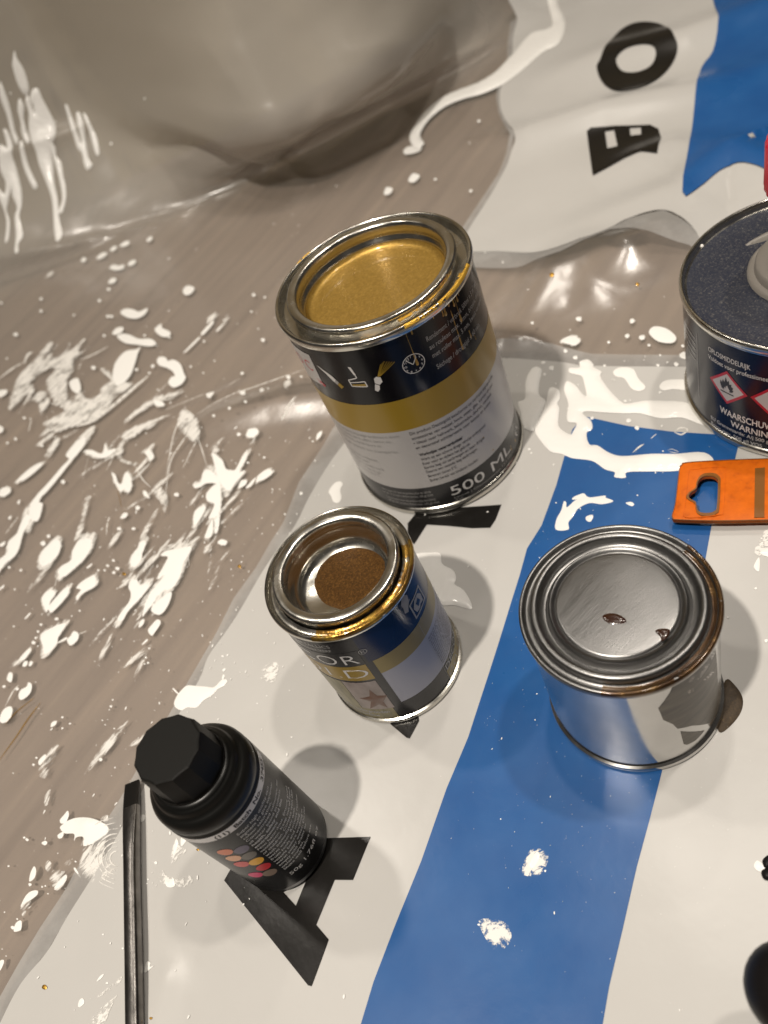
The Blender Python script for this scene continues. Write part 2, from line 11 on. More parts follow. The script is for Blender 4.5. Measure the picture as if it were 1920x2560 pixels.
DOT = [[[-1911,6197],[-1912,6177],[-1926,6184],[-1938,6198],[-1950,6223],[-1948,6245],[-1937,6248],[-1924,6237],[-1912,6219]],[[-1670,6571],[-1676,6562],[-1683,6563],[-1693,6572],[-1697,6588],[-1699,6608],[-1691,6609],[-1681,6604],[-1671,6589]],[[-1680,6366],[-1686,6354],[-1693,6356],[-1702,6370],[-1706,6384],[-1709,6404],[-1700,6408],[-1691,6398],[-1682,6381]],[[-1182,6044],[-1184,6031],[-1194,6030],[-1201,6042],[-1208,6063],[-1205,6074],[-1197,6081],[-1188,6077],[-1183,6059]],[[-1087,6142],[-1091,6127],[-1100,6131],[-1109,6144],[-1114,6160],[-1115,6181],[-1104,6183],[-1095,6173],[-1085,6157]],[[-1140,5750],[-1142,5736],[-1152,5741],[-1161,5751],[-1169,5769],[-1165,5785],[-1157,5787],[-1147,5778],[-1140,5766]],[[-1115,5721],[-1119,5713],[-1126,5711],[-1134,5719],[-1138,5736],[-1139,5752],[-1130,5754],[-1122,5752],[-1114,5736]],[[-1412,6031],[-1413,6023],[-1420,6023],[-1425,6029],[-1430,6044],[-1428,6052],[-1423,6056],[-1417,6054],[-1412,6043]],[[-1885,5003],[-1890,4996],[-1895,4995],[-1903,5006],[-1906,5016],[-1908,5028],[-1902,5033],[-1895,5026],[-1887,5014]],[[-1772,4590],[-1773,4580],[-1780,4583],[-1787,4590],[-1794,4602],[-1793,4613],[-1786,4615],[-1779,4609],[-1772,4600]],[[-1649,4115],[-1650,4105],[-1660,4104],[-1668,4114],[-1675,4130],[-1674,4140],[-1665,4144],[-1656,4140],[-1648,4125]],[[-1322,5164],[-1328,5149],[-1337,5151],[-1347,5167],[-1353,5183],[-1355,5204],[-1343,5208],[-1333,5197],[-1321,5179]],[[-908,4816],[-912,4808],[-922,4806],[-930,4816],[-934,4834],[-930,4842],[-925,4850],[-915,4847],[-911,4833]],[[-1201,5508],[-1207,5502],[-1214,5500],[-1221,5512],[-1223,5524],[-1222,5534],[-1218,5542],[-1210,5536],[-1205,5522]],[[-910,5239],[-912,5232],[-919,5233],[-925,5238],[-929,5251],[-926,5258],[-922,5261],[-915,5259],[-911,5251]],[[-743,5054],[-747,5050],[-753,5051],[-758,5056],[-760,5064],[-758,5072],[-755,5075],[-749,5071],[-745,5065]],[[-1959,4813],[-1963,4806],[-1969,4805],[-1976,4816],[-1980,4825],[-1982,4837],[-1976,4841],[-1968,4835],[-1960,4823]],[[-2022,4817],[-2026,4814],[-2031,4813],[-2038,4818],[-2040,4827],[-2042,4837],[-2038,4839],[-2031,4837],[-2025,4829]],[[-1208,3544],[-1216,3539],[-1223,3536],[-1233,3544],[-1235,3557],[-1236,3568],[-1228,3573],[-1218,3570],[-1211,3557]],[[-1342,3460],[-1344,3452],[-1353,3456],[-1360,3461],[-1367,3472],[-1363,3481],[-1358,3483],[-1349,3478],[-1344,3472]],[[-1261,3403],[-1262,3396],[-1270,3398],[-1276,3403],[-1282,3413],[-1280,3421],[-1273,3422],[-1267,3419],[-1261,3412]],[[-974,3488],[-976,3479],[-985,3482],[-993,3487],[-999,3500],[-997,3512],[-988,3513],[-980,3509],[-972,3499]],[[-1777,3705],[-1778,3698],[-1786,3697],[-1793,3703],[-1800,3716],[-1798,3723],[-1792,3727],[-1784,3725],[-1778,3715]],[[-947,4760],[-952,4756],[-957,4757],[-963,4764],[-964,4771],[-963,4781],[-960,4783],[-953,4778],[-949,4771]],[[-921,4531],[-925,4527],[-929,4528],[-934,4533],[-936,4539],[-934,4546],[-932,4548],[-927,4544],[-923,4539]],[[-1027,4878],[-1028,4869],[-1036,4870],[-1043,4875],[-1049,4891],[-1047,4902],[-1040,4903],[-1032,4901],[-1026,4891]],[[-2042,6871],[-2045,6859],[-2052,6858],[-2060,6872],[-2065,6887],[-2068,6903],[-2059,6909],[-2051,6901],[-2042,6883]],[[-2006,5912],[-2009,5907],[-2013,5907],[-2019,5913],[-2022,5922],[-2024,5933],[-2019,5934],[-2013,5930],[-2007,5922]],[[-161,4465],[-166,4454],[-174,4453],[-180,4464],[-183,4479],[-182,4491],[-171,4496],[-164,4490],[-158,4474]],[[-84,5021],[-88,5010],[-97,5010],[-103,5021],[-107,5039],[-102,5048],[-95,5055],[-87,5050],[-84,5035]],[[-26,4926],[-30,4919],[-36,4920],[-40,4929],[-42,4938],[-38,4944],[-34,4949],[-29,4943],[-27,4935]],[[-370,4247],[-373,4241],[-381,4241],[-387,4246],[-390,4260],[-386,4267],[-381,4270],[-374,4268],[-370,4260]],[[-406,4034],[-409,4011],[-420,4016],[-430,4030],[-438,4054],[-434,4073],[-423,4074],[-412,4066],[-404,4054]],[[-290,3930],[-295,3910],[-305,3904],[-314,3920],[-320,3962],[-314,3980],[-309,3993],[-298,3990],[-294,3969]],[[-260,3922],[-261,3909],[-265,3910],[-269,3915],[-272,3932],[-271,3947],[-267,3950],[-263,3947],[-260,3937]],[[-514,3903],[-518,3899],[-524,3897],[-529,3905],[-530,3914],[-530,3922],[-524,3926],[-518,3922],[-513,3911]],[[-619,3922],[-622,3916],[-629,3919],[-634,3927],[-638,3936],[-634,3941],[-629,3944],[-624,3938],[-620,3931]],[[-520,3691],[-527,3688],[-535,3688],[-542,3693],[-543,3703],[-540,3710],[-536,3713],[-527,3710],[-522,3702]],[[-440,3422],[-444,3420],[-448,3420],[-453,3423],[-454,3429],[-452,3435],[-450,3437],[-444,3435],[-441,3431]],[[-327,3023],[-332,3019],[-339,3017],[-345,3024],[-346,3033],[-343,3039],[-339,3044],[-332,3041],[-329,3033]],[[-119,3095],[-120,3092],[-123,3093],[-125,3094],[-126,3098],[-125,3101],[-122,3101],[-120,3100],[-118,3097]],[[-667,4591],[-671,4588],[-676,4588],[-682,4592],[-683,4600],[-681,4607],[-678,4610],[-672,4608],[-669,4602]],[[-153,4842],[-155,4834],[-161,4834],[-164,4841],[-167,4852],[-165,4859],[-159,4862],[-155,4858],[-151,4848]],[[-118,3964],[-123,3953],[-131,3948],[-137,3961],[-140,3975],[-139,3987],[-129,3992],[-121,3989],[-116,3974]],[[-51,3911],[-56,3904],[-60,3904],[-64,3913],[-65,3921],[-62,3926],[-59,3931],[-55,3927],[-53,3921]],[[-606,4459],[-607,4454],[-611,4455],[-614,4459],[-616,4465],[-616,4472],[-611,4472],[-608,4469],[-604,4464]],[[-527,4792],[-531,4788],[-536,4786],[-541,4793],[-541,4802],[-542,4811],[-536,4814],[-531,4811],[-527,4800]],[[-973,3482],[-974,3475],[-981,3477],[-986,3483],[-991,3492],[-988,3499],[-983,3501],[-977,3496],[-973,3490]],[[-411,3875],[-413,3868],[-419,3870],[-423,3876],[-426,3887],[-424,3897],[-419,3900],[-414,3893],[-410,3881]],[[-159,3350],[-162,3347],[-165,3348],[-168,3352],[-170,3356],[-167,3359],[-165,3361],[-162,3358],[-160,3355]],[[-537,3449],[-538,3445],[-544,3445],[-548,3448],[-550,3455],[-547,3459],[-544,3461],[-539,3460],[-537,3455]],[[-1785,2432],[-1785,2430],[-1790,2429],[-1793,2432],[-1797,2437],[-1795,2440],[-1793,2442],[-1789,2441],[-1786,2437]],[[-1768,3049],[-1770,3043],[-1777,3045],[-1784,3049],[-1790,3058],[-1787,3064],[-1783,3066],[-1776,3063],[-1771,3058]],[[-1861,3066],[-1864,3062],[-1868,3063],[-1874,3066],[-1877,3072],[-1878,3080],[-1873,3080],[-1868,3078],[-1862,3072]],[[-1882,3030],[-1884,3026],[-1888,3025],[-1893,3030],[-1895,3036],[-1896,3041],[-1892,3044],[-1887,3041],[-1882,3035]],[[-1906,2970],[-1911,2964],[-1918,2965],[-1926,2973],[-1930,2981],[-1928,2987],[-1925,2992],[-1916,2987],[-1911,2979]],[[-1896,2995],[-1900,2993],[-1903,2992],[-1909,2995],[-1910,3001],[-1911,3006],[-1908,3008],[-1903,3007],[-1898,3002]],[[-1589,2304],[-1589,2302],[-1592,2302],[-1594,2304],[-1596,2307],[-1595,2308],[-1593,2310],[-1591,2308],[-1589,2306]],[[-1578,2273],[-1578,2271],[-1580,2271],[-1582,2273],[-1584,2276],[-1584,2278],[-1582,2279],[-1580,2277],[-1578,2275]],[[-1535,2228],[-1537,2227],[-1539,2227],[-1542,2229],[-1543,2231],[-1543,2234],[-1541,2235],[-1538,2233],[-1536,2231]],[[-1301,2560],[-1304,2558],[-1307,2558],[-1311,2562],[-1312,2565],[-1312,2569],[-1309,2571],[-1306,2569],[-1303,2565]],[[-1327,2518],[-1327,2515],[-1331,2515],[-1334,2517],[-1337,2522],[-1336,2525],[-1333,2526],[-1329,2526],[-1327,2522]],[[-1321,2482],[-1322,2479],[-1325,2478],[-1329,2481],[-1331,2487],[-1331,2490],[-1327,2492],[-1324,2490],[-1320,2485]],[[-1340,2486],[-1341,2484],[-1344,2485],[-1346,2486],[-1348,2490],[-1347,2492],[-1345,2493],[-1342,2492],[-1340,2490]],[[-1748,2375],[-1751,2374],[-1754,2374],[-1758,2376],[-1759,2379],[-1759,2383],[-1757,2384],[-1753,2383],[-1750,2380]],[[-1943,2259],[-1946,2256],[-1950,2256],[-1954,2260],[-1957,2265],[-1956,2268],[-1954,2270],[-1949,2268],[-1946,2264]],[[-1928,2288],[-1930,2285],[-1934,2286],[-1938,2289],[-1940,2292],[-1939,2296],[-1938,2297],[-1933,2295],[-1931,2293]],[[-1639,3025],[-1640,3021],[-1644,3022],[-1647,3025],[-1651,3030],[-1650,3034],[-1646,3035],[-1643,3032],[-1639,3029]],[[-1689,3019],[-1689,3017],[-1692,3017],[-1695,3019],[-1697,3023],[-1697,3026],[-1694,3026],[-1691,3025],[-1688,3023]],[[-2009,3422],[-2011,3420],[-2014,3418],[-2018,3422],[-2020,3427],[-2021,3431],[-2018,3434],[-2014,3432],[-2011,3427]],[[-1966,3547],[-1968,3542],[-1973,3542],[-1978,3545],[-1982,3554],[-1983,3561],[-1978,3561],[-1972,3560],[-1966,3554]],[[-1417,3159],[-1417,3154],[-1424,3153],[-1429,3157],[-1434,3167],[-1433,3173],[-1427,3175],[-1421,3174],[-1416,3166]],[[-1390,3172],[-1394,3165],[-1400,3166],[-1408,3174],[-1412,3182],[-1413,3193],[-1405,3195],[-1398,3189],[-1390,3180]],[[-1445,3232],[-1447,3226],[-1454,3228],[-1459,3234],[-1463,3241],[-1461,3246],[-1457,3249],[-1451,3245],[-1448,3239]],[[-1467,3211],[-1469,3208],[-1474,3208],[-1478,3211],[-1481,3218],[-1479,3221],[-1477,3223],[-1472,3222],[-1469,3218]],[[-1503,3235],[-1506,3233],[-1510,3233],[-1515,3236],[-1516,3241],[-1516,3246],[-1514,3248],[-1509,3247],[-1505,3242]],[[-1409,3248],[-1411,3242],[-1417,3243],[-1421,3249],[-1425,3257],[-1423,3261],[-1420,3265],[-1414,3261],[-1411,3254]],[[-1789,2372],[-1790,2370],[-1794,2369],[-1797,2372],[-1800,2377],[-1799,2379],[-1796,2381],[-1793,2380],[-1790,2376]],[[-2013,2733],[-2014,2729],[-2020,2728],[-2026,2732],[-2031,2741],[-2029,2745],[-2025,2747],[-2019,2746],[-2015,2740]],[[-2086,2790],[-2088,2786],[-2093,2786],[-2099,2789],[-2102,2796],[-2104,2803],[-2099,2803],[-2093,2802],[-2086,2796]],[[-2039,3619],[-2039,3614],[-2045,3614],[-2050,3617],[-2055,3626],[-2055,3633],[-2050,3634],[-2045,3633],[-2039,3626]],[[-1781,3708],[-1781,3703],[-1787,3703],[-1792,3706],[-1796,3715],[-1795,3720],[-1791,3722],[-1785,3721],[-1781,3715]],[[-1536,2353],[-1536,2350],[-1541,2350],[-1545,2352],[-1548,2358],[-1547,2362],[-1543,2362],[-1539,2361],[-1536,2358]],[[-1548,2341],[-1550,2339],[-1552,2340],[-1554,2341],[-1555,2343],[-1555,2346],[-1553,2346],[-1551,2345],[-1549,2343]],[[-1524,2383],[-1526,2381],[-1528,2381],[-1531,2383],[-1532,2386],[-1532,2388],[-1530,2390],[-1527,2389],[-1525,2386]],[[-2023,3155],[-2024,3152],[-2028,3152],[-2032,3155],[-2034,3160],[-2033,3163],[-2031,3165],[-2027,3164],[-2025,3160]],[[-1555,2034],[-1557,2033],[-1559,2033],[-1561,2035],[-1562,2037],[-1562,2040],[-1561,2041],[-1558,2040],[-1556,2037]],[[-1613,2107],[-1616,2104],[-1621,2102],[-1627,2107],[-1629,2113],[-1631,2119],[-1626,2121],[-1620,2120],[-1614,2113]],[[-1374,2652],[-1375,2650],[-1377,2650],[-1379,2652],[-1380,2654],[-1380,2657],[-1378,2657],[-1376,2656],[-1374,2653]],[[-959,2300],[-960,2296],[-964,2297],[-967,2300],[-970,2304],[-969,2308],[-965,2309],[-961,2307],[-958,2303]],[[-935,2292],[-938,2291],[-940,2290],[-944,2292],[-944,2296],[-945,2299],[-942,2300],[-938,2300],[-935,2296]],[[-1001,2300],[-1002,2298],[-1004,2298],[-1006,2301],[-1008,2303],[-1006,2304],[-1005,2306],[-1003,2304],[-1002,2302]],[[-715,1964],[-717,1962],[-718,1962],[-720,1964],[-721,1966],[-721,1968],[-719,1968],[-717,1967],[-715,1965]],[[-766,1751],[-768,1750],[-770,1749],[-773,1751],[-774,1754],[-774,1757],[-771,1757],[-768,1757],[-766,1754]],[[-1040,2113],[-1041,2112],[-1044,2112],[-1046,2114],[-1046,2116],[-1046,2118],[-1044,2119],[-1042,2118],[-1041,2116]],[[-1112,2261],[-1113,2259],[-1115,2259],[-1117,2261],[-1119,2264],[-1117,2265],[-1116,2267],[-1114,2265],[-1113,2263]],[[-867,1982],[-868,1980],[-870,1980],[-872,1982],[-873,1984],[-872,1986],[-871,1987],[-869,1986],[-868,1984]],[[-818,1994],[-819,1993],[-821,1993],[-823,1994],[-823,1996],[-822,1997],[-821,1998],[-819,1997],[-818,1996]],[[-2004,1931],[-2007,1929],[-2009,1929],[-2014,1932],[-2015,1935],[-2016,1939],[-2013,1940],[-2009,1938],[-2005,1935]],[[-1989,1914],[-1992,1911],[-1996,1911],[-2001,1915],[-2003,1919],[-2005,1924],[-2001,1927],[-1996,1924],[-1991,1918]],[[-2083,1843],[-2084,1840],[-2087,1841],[-2091,1843],[-2093,1846],[-2092,1849],[-2090,1849],[-2087,1848],[-2085,1846]],[[-1854,1785],[-1855,1784],[-1856,1784],[-1858,1785],[-1859,1787],[-1860,1789],[-1858,1789],[-1856,1789],[-1855,1787]],[[-1982,1713],[-1985,1711],[-1989,1710],[-1995,1713],[-1996,1718],[-1998,1722],[-1994,1724],[-1989,1722],[-1984,1717]],[[-1931,1679],[-1932,1677],[-1935,1677],[-1938,1679],[-1940,1682],[-1939,1683],[-1937,1685],[-1934,1684],[-1933,1681]],[[-1917,1675],[-1919,1674],[-1921,1674],[-1923,1675],[-1924,1678],[-1925,1680],[-1923,1680],[-1920,1680],[-1918,1678]],[[-1908,1639],[-1909,1638],[-1912,1638],[-1914,1640],[-1916,1642],[-1915,1643],[-1914,1644],[-1911,1643],[-1910,1642]],[[-2067,1578],[-2070,1575],[-2074,1574],[-2080,1579],[-2082,1583],[-2084,1588],[-2080,1590],[-2074,1588],[-2068,1582]],[[-2050,1604],[-2050,1602],[-2053,1602],[-2056,1605],[-2058,1607],[-2058,1609],[-2056,1610],[-2053,1609],[-2051,1606]],[[-2051,2273],[-2052,2272],[-2054,2272],[-2057,2273],[-2058,2275],[-2058,2278],[-2057,2278],[-2054,2277],[-2052,2276]],[[-2120,1519],[-2121,1518],[-2123,1519],[-2125,1519],[-2126,1521],[-2126,1523],[-2125,1523],[-2123,1522],[-2122,1521]],[[-2104,1485],[-2104,1484],[-2106,1484],[-2108,1485],[-2109,1487],[-2109,1488],[-2107,1489],[-2106,1488],[-2104,1486]],[[-1478,1490],[-1480,1489],[-1482,1489],[-1484,1491],[-1485,1493],[-1484,1494],[-1483,1496],[-1481,1495],[-1479,1493]],[[-1485,1477],[-1485,1476],[-1488,1476],[-1490,1477],[-1491,1479],[-1491,1481],[-1489,1481],[-1487,1481],[-1485,1479]],[[-1434,1538],[-1435,1535],[-1440,1534],[-1444,1537],[-1447,1543],[-1446,1545],[-1442,1547],[-1438,1546],[-1434,1542]],[[-1687,1374],[-1688,1373],[-1690,1373],[-1693,1374],[-1694,1376],[-1694,1379],[-1692,1379],[-1690,1379],[-1687,1377]],[[-2107,1659],[-2109,1658],[-2110,1657],[-2113,1659],[-2113,1661],[-2114,1662],[-2113,1663],[-2110,1663],[-2108,1661]],[[-1770,1705],[-1772,1703],[-1774,1703],[-1777,1705],[-1779,1708],[-1779,1711],[-1778,1712],[-1774,1710],[-1772,1708]],[[-1689,1200],[-1690,1198],[-1694,1199],[-1697,1201],[-1700,1204],[-1698,1206],[-1697,1207],[-1693,1205],[-1690,1204]],[[-1614,1289],[-1615,1288],[-1617,1288],[-1620,1289],[-1621,1292],[-1622,1294],[-1619,1295],[-1617,1294],[-1614,1292]],[[1419,3200],[1412,3189],[1403,3193],[1397,3201],[1394,3213],[1401,3225],[1412,3226],[1419,3220],[1425,3210]],[[1617,2999],[1608,2995],[1598,2993],[1591,3000],[1594,3012],[1600,3021],[1607,3026],[1617,3024],[1619,3013]],[[1534,2922],[1529,2916],[1520,2914],[1515,2920],[1516,2932],[1520,2941],[1530,2943],[1537,2942],[1540,2931]],[[1584,2860],[1577,2851],[1568,2852],[1560,2858],[1560,2872],[1567,2885],[1578,2886],[1587,2882],[1592,2872]],[[1438,2947],[1434,2942],[1428,2941],[1426,2946],[1426,2954],[1428,2959],[1435,2961],[1439,2960],[1441,2952]],[[1573,2791],[1567,2788],[1563,2789],[1560,2794],[1561,2798],[1564,2805],[1569,2807],[1573,2803],[1575,2798]],[[1238,3028],[1230,3024],[1224,3023],[1219,3030],[1221,3037],[1224,3044],[1230,3049],[1237,3045],[1238,3036]],[[1255,2957],[1250,2949],[1242,2951],[1236,2956],[1233,2967],[1239,2976],[1248,2977],[1255,2974],[1260,2967]],[[1331,2810],[1328,2806],[1322,2806],[1319,2809],[1318,2817],[1322,2822],[1327,2823],[1332,2822],[1334,2817]],[[1524,2639],[1519,2633],[1514,2634],[1512,2640],[1511,2647],[1515,2654],[1522,2655],[1525,2651],[1528,2644]],[[1595,2584],[1585,2579],[1578,2578],[1574,2587],[1576,2595],[1580,2605],[1589,2609],[1595,2604],[1596,2593]],[[1570,2694],[1567,2691],[1562,2691],[1560,2694],[1560,2699],[1564,2702],[1567,2704],[1571,2703],[1571,2699]],[[1686,2677],[1682,2671],[1676,2672],[1674,2677],[1674,2684],[1678,2688],[1684,2691],[1687,2688],[1688,2682]],[[1109,3030],[1102,3026],[1095,3028],[1089,3032],[1089,3040],[1095,3048],[1099,3050],[1106,3046],[1109,3041]],[[1122,2968],[1117,2960],[1107,2958],[1102,2965],[1101,2979],[1105,2988],[1116,2991],[1124,2988],[1127,2976]],[[1069,2954],[1065,2948],[1059,2948],[1057,2953],[1056,2961],[1059,2966],[1065,2969],[1069,2966],[1071,2959]],[[1428,2476],[1424,2472],[1420,2474],[1417,2477],[1416,2482],[1421,2486],[1424,2488],[1428,2485],[1429,2482]],[[1275,2530],[1271,2526],[1268,2527],[1265,2531],[1265,2536],[1267,2542],[1272,2542],[1275,2539],[1277,2535]],[[1098,2533],[1095,2528],[1089,2528],[1084,2531],[1083,2540],[1088,2545],[1094,2547],[1099,2546],[1101,2540]],[[1224,2346],[1220,2339],[1212,2339],[1209,2345],[1208,2355],[1212,2361],[1221,2364],[1226,2361],[1227,2352]],[[1088,3230],[1084,3225],[1077,3227],[1071,3231],[1068,3239],[1072,3247],[1080,3246],[1087,3244],[1092,3237]],[[1199,3318],[1196,3313],[1189,3311],[1186,3315],[1185,3324],[1188,3330],[1195,3332],[1200,3332],[1202,3325]],[[1420,2775],[1417,2774],[1415,2774],[1413,2776],[1413,2779],[1414,2783],[1417,2783],[1419,2782],[1421,2779]],[[1493,2720],[1492,2717],[1489,2717],[1488,2720],[1488,2723],[1490,2725],[1493,2726],[1494,2725],[1495,2722]],[[427,2322],[425,2319],[421,2321],[418,2323],[416,2327],[419,2331],[422,2332],[426,2330],[428,2327]],[[1224,2408],[1216,2404],[1209,2405],[1202,2409],[1203,2418],[1209,2426],[1214,2429],[1222,2426],[1225,2419]],[[764,2546],[759,2543],[755,2543],[752,2548],[752,2553],[755,2557],[758,2560],[762,2557],[764,2552]],[[758,2520],[755,2517],[753,2518],[750,2520],[750,2524],[751,2528],[755,2528],[757,2526],[759,2523]],[[1115,1376],[1113,1373],[1109,1373],[1107,1375],[1106,1380],[1109,1382],[1113,1383],[1116,1382],[1116,1379]],[[1011,1178],[1007,1176],[1002,1175],[999,1178],[1000,1182],[1002,1186],[1006,1187],[1011,1186],[1013,1182]],[[-356,790],[-357,788],[-360,789],[-362,790],[-364,793],[-363,795],[-360,795],[-357,794],[-355,792]],[[-82,840],[-84,839],[-86,838],[-88,840],[-88,842],[-88,845],[-85,845],[-83,845],[-81,842]],[[193,1415],[192,1414],[190,1414],[189,1415],[189,1417],[189,1419],[191,1419],[193,1418],[194,1416]],[[-140,1061],[-142,1060],[-143,1060],[-145,1061],[-145,1063],[-144,1064],[-143,1065],[-142,1064],[-141,1062]],[[2025,5729],[2016,5724],[2008,5723],[2002,5731],[2005,5746],[2012,5760],[2018,5765],[2027,5761],[2028,5749]],[[3230,6480],[3219,6468],[3212,6469],[3211,6483],[3213,6498],[3222,6509],[3231,6519],[3235,6510],[3233,6496]],[[1558,4897],[1553,4889],[1545,4888],[1540,4894],[1541,4909],[1545,4920],[1553,4922],[1560,4920],[1563,4908]],[[1446,5265],[1439,5261],[1433,5258],[1428,5265],[1430,5277],[1433,5288],[1440,5293],[1447,5291],[1448,5279]],[[1739,4814],[1733,4806],[1727,4806],[1725,4816],[1725,4825],[1729,4836],[1737,4839],[1740,4833],[1742,4822]],[[-578,7658],[-582,7652],[-591,7651],[-597,7656],[-600,7664],[-597,7669],[-587,7673],[-580,7671],[-576,7664]],[[-135,8013],[-138,8008],[-146,8003],[-151,8004],[-153,8009],[-149,8014],[-143,8020],[-137,8021],[-135,8018]],[[-912,8047],[-916,8046],[-920,8046],[-925,8049],[-924,8052],[-924,8056],[-919,8056],[-914,8055],[-911,8051]],[[-1122,8414],[-1127,8414],[-1133,8414],[-1139,8417],[-1138,8422],[-1137,8425],[-1132,8426],[-1125,8424],[-1122,8419]],[[-557,6123],[-562,6118],[-565,6119],[-570,6126],[-571,6133],[-570,6143],[-567,6146],[-562,6140],[-558,6133]]]
RING = [[996,2806],[1039,2854],[1064,2813],[1040,2757],[1011,2732],[1000,2691],[942,2594],[956,2511],[980,2520],[1018,2554],[992,2588],[1010,2633],[1053,2696],[1085,2795],[1126,2838],[1143,2784],[1139,2710],[1150,2688],[1189,2782],[1199,2827],[1167,2882],[1185,2914],[1225,2885],[1246,2921],[1286,2906],[1288,2856],[1278,2838],[1290,2785],[1267,2753],[1252,2650],[1252,2550],[1267,2513],[1336,2479],[1394,2430],[1478,2335],[1458,2192],[1444,2192],[1404,2281],[1332,2335],[1277,2422],[1223,2467],[1161,2525],[1089,2597],[1072,2581],[1079,2527],[1056,2475],[1022,2468],[995,2398],[1021,2366],[1038,2297],[1076,2241],[1179,2178],[1258,2116],[1358,2048],[1348,1975],[1218,2026],[1123,2092],[1040,2149],[1018,2126],[982,2158],[997,2182],[972,2223],[953,2300],[891,2370],[863,2426],[830,2475],[828,2582],[842,2652],[904,2710],[967,2768]]
RING_TAIL = [[963,2977],[1022,3033],[1057,3036],[1067,2995],[1019,2930],[973,2852],[976,2798],[965,2770],[902,2712],[837,2650],[811,2666],[811,2726],[841,2799],[862,2869],[904,2872]]
PUDDLE = [[29,2303],[99,2273],[137,2239],[122,2182],[150,2121],[144,2074],[125,2050],[146,2001],[148,1931],[136,1895],[113,1916],[75,1957],[28,1991],[7,2093],[15,2198]]
TRAIL = [[3409,7237],[3276,6945],[3147,6650],[3063,6595],[2943,6661],[2676,6480],[2456,6342],[2289,6311],[2147,6357],[1982,6379],[1796,6306],[1637,6162],[1535,6014],[1509,5812],[1581,5820],[1604,5946],[1650,6036],[1787,6159],[1951,6212],[2094,6172],[2229,6095],[2399,6073],[2621,6150],[2843,6250],[2991,6258],[3203,6534],[3343,6910],[3479,7217]]
WALL_DRIP = [[[-910,8628],[-925,8573],[-925,8481],[-961,8372],[-1006,8333],[-1035,8360],[-1032,8444],[-994,8551],[-969,8581]],[[-1006,8333],[-1021,8265],[-1037,8197],[-1014,8242],[-1009,8296],[-951,8337],[-903,8317],[-914,8238],[-919,8134],[-931,8033],[-979,7957],[-1028,7928],[-1031,7890],[-1063,7829],[-1052,7770],[-1093,7664],[-1118,7579],[-1170,7485],[-1249,7408],[-1279,7436],[-1198,7505],[-1144,7642],[-1113,7755],[-1082,7892],[-1125,7795],[-1190,7672],[-1235,7531],[-1295,7392],[-1334,7233],[-1404,7204],[-1378,7325],[-1281,7563],[-1254,7713],[-1232,7861],[-1196,7962],[-1179,8053],[-1147,8136],[-1080,8224],[-1054,8305]],[[-1101,8344],[-1079,8339],[-1089,8278],[-1140,8222],[-1175,8134],[-1193,8051],[-1230,8053],[-1226,8135],[-1183,8209],[-1153,8289]],[[-1284,8088],[-1257,8071],[-1311,7932],[-1328,7816],[-1337,7734],[-1375,7726],[-1381,7796],[-1358,7940]],[[-1150,8535],[-1172,8417],[-1211,8306],[-1263,8190],[-1278,8117],[-1316,8098],[-1306,8186],[-1257,8315],[-1224,8449]],[[-1347,8252],[-1322,8216],[-1348,8108],[-1395,8045],[-1429,7933],[-1486,7776],[-1547,7683],[-1614,7611],[-1657,7442],[-1723,7395],[-1748,7319],[-1778,7340],[-1711,7493],[-1652,7637],[-1594,7691],[-1580,7792],[-1557,7843],[-1647,7769],[-1693,7722],[-1713,7631],[-1799,7491],[-1827,7497],[-1742,7639],[-1711,7733],[-1694,7852],[-1652,7912],[-1633,7846],[-1571,7916],[-1553,8032],[-1447,8172],[-1403,8123],[-1376,8179]],[[-782,8091],[-757,8090],[-779,7980],[-804,7853],[-808,7794],[-734,7993],[-698,7991],[-716,7900],[-776,7785],[-822,7653],[-819,7596],[-877,7583],[-882,7636],[-852,7726],[-863,7786],[-831,7918]],[[-681,7961],[-659,7959],[-665,7841],[-673,7753],[-713,7649],[-746,7637],[-739,7709],[-701,7841]]]
GOLD_LINE = [[[-2083,2564],[-2025,2598],[-1936,2624],[-1937,2626],[-2027,2603],[-2084,2566]],[[-2122,2378],[-2028,2460],[-1964,2523],[-1900,2576],[-1901,2578],[-1968,2529],[-2032,2465],[-2124,2380]],[[-1321,3797],[-1316,3642],[-1314,3641],[-1319,3796]]]
GOLD_DOT = [[[-1357,3106],[-1361,3100],[-1368,3102],[-1375,3109],[-1379,3117],[-1376,3123],[-1372,3128],[-1365,3122],[-1361,3115]],[[-756,2757],[-757,2752],[-764,2752],[-769,2756],[-773,2765],[-771,2770],[-765,2773],[-759,2772],[-755,2764]],[[-1935,1295],[-1938,1291],[-1945,1291],[-1953,1297],[-1957,1303],[-1955,1307],[-1952,1310],[-1944,1308],[-1939,1302]],[[-1531,1011],[-1533,1010],[-1535,1009],[-1539,1012],[-1540,1014],[-1541,1017],[-1538,1018],[-1534,1017],[-1531,1014]],[[1462,3550],[1453,3547],[1445,3545],[1438,3551],[1440,3561],[1443,3570],[1451,3573],[1460,3571],[1464,3561]],[[1781,3213],[1773,3209],[1768,3210],[1764,3216],[1764,3222],[1768,3228],[1774,3231],[1779,3227],[1781,3221]],[[-1253,1502],[-1256,1500],[-1259,1500],[-1263,1502],[-1265,1506],[-1265,1510],[-1262,1510],[-1257,1509],[-1253,1506]],[[-1530,1012],[-1531,1010],[-1534,1010],[-1537,1012],[-1539,1014],[-1539,1017],[-1536,1017],[-1533,1016],[-1530,1014]]]
BROWN = [[706,1051],[797,1124],[813,1093],[806,1041],[770,1001],[709,976],[666,977]]
DARK = [[[532,575],[561,578],[545,547],[524,552]],[[511,551],[543,545],[527,515],[502,527]]]
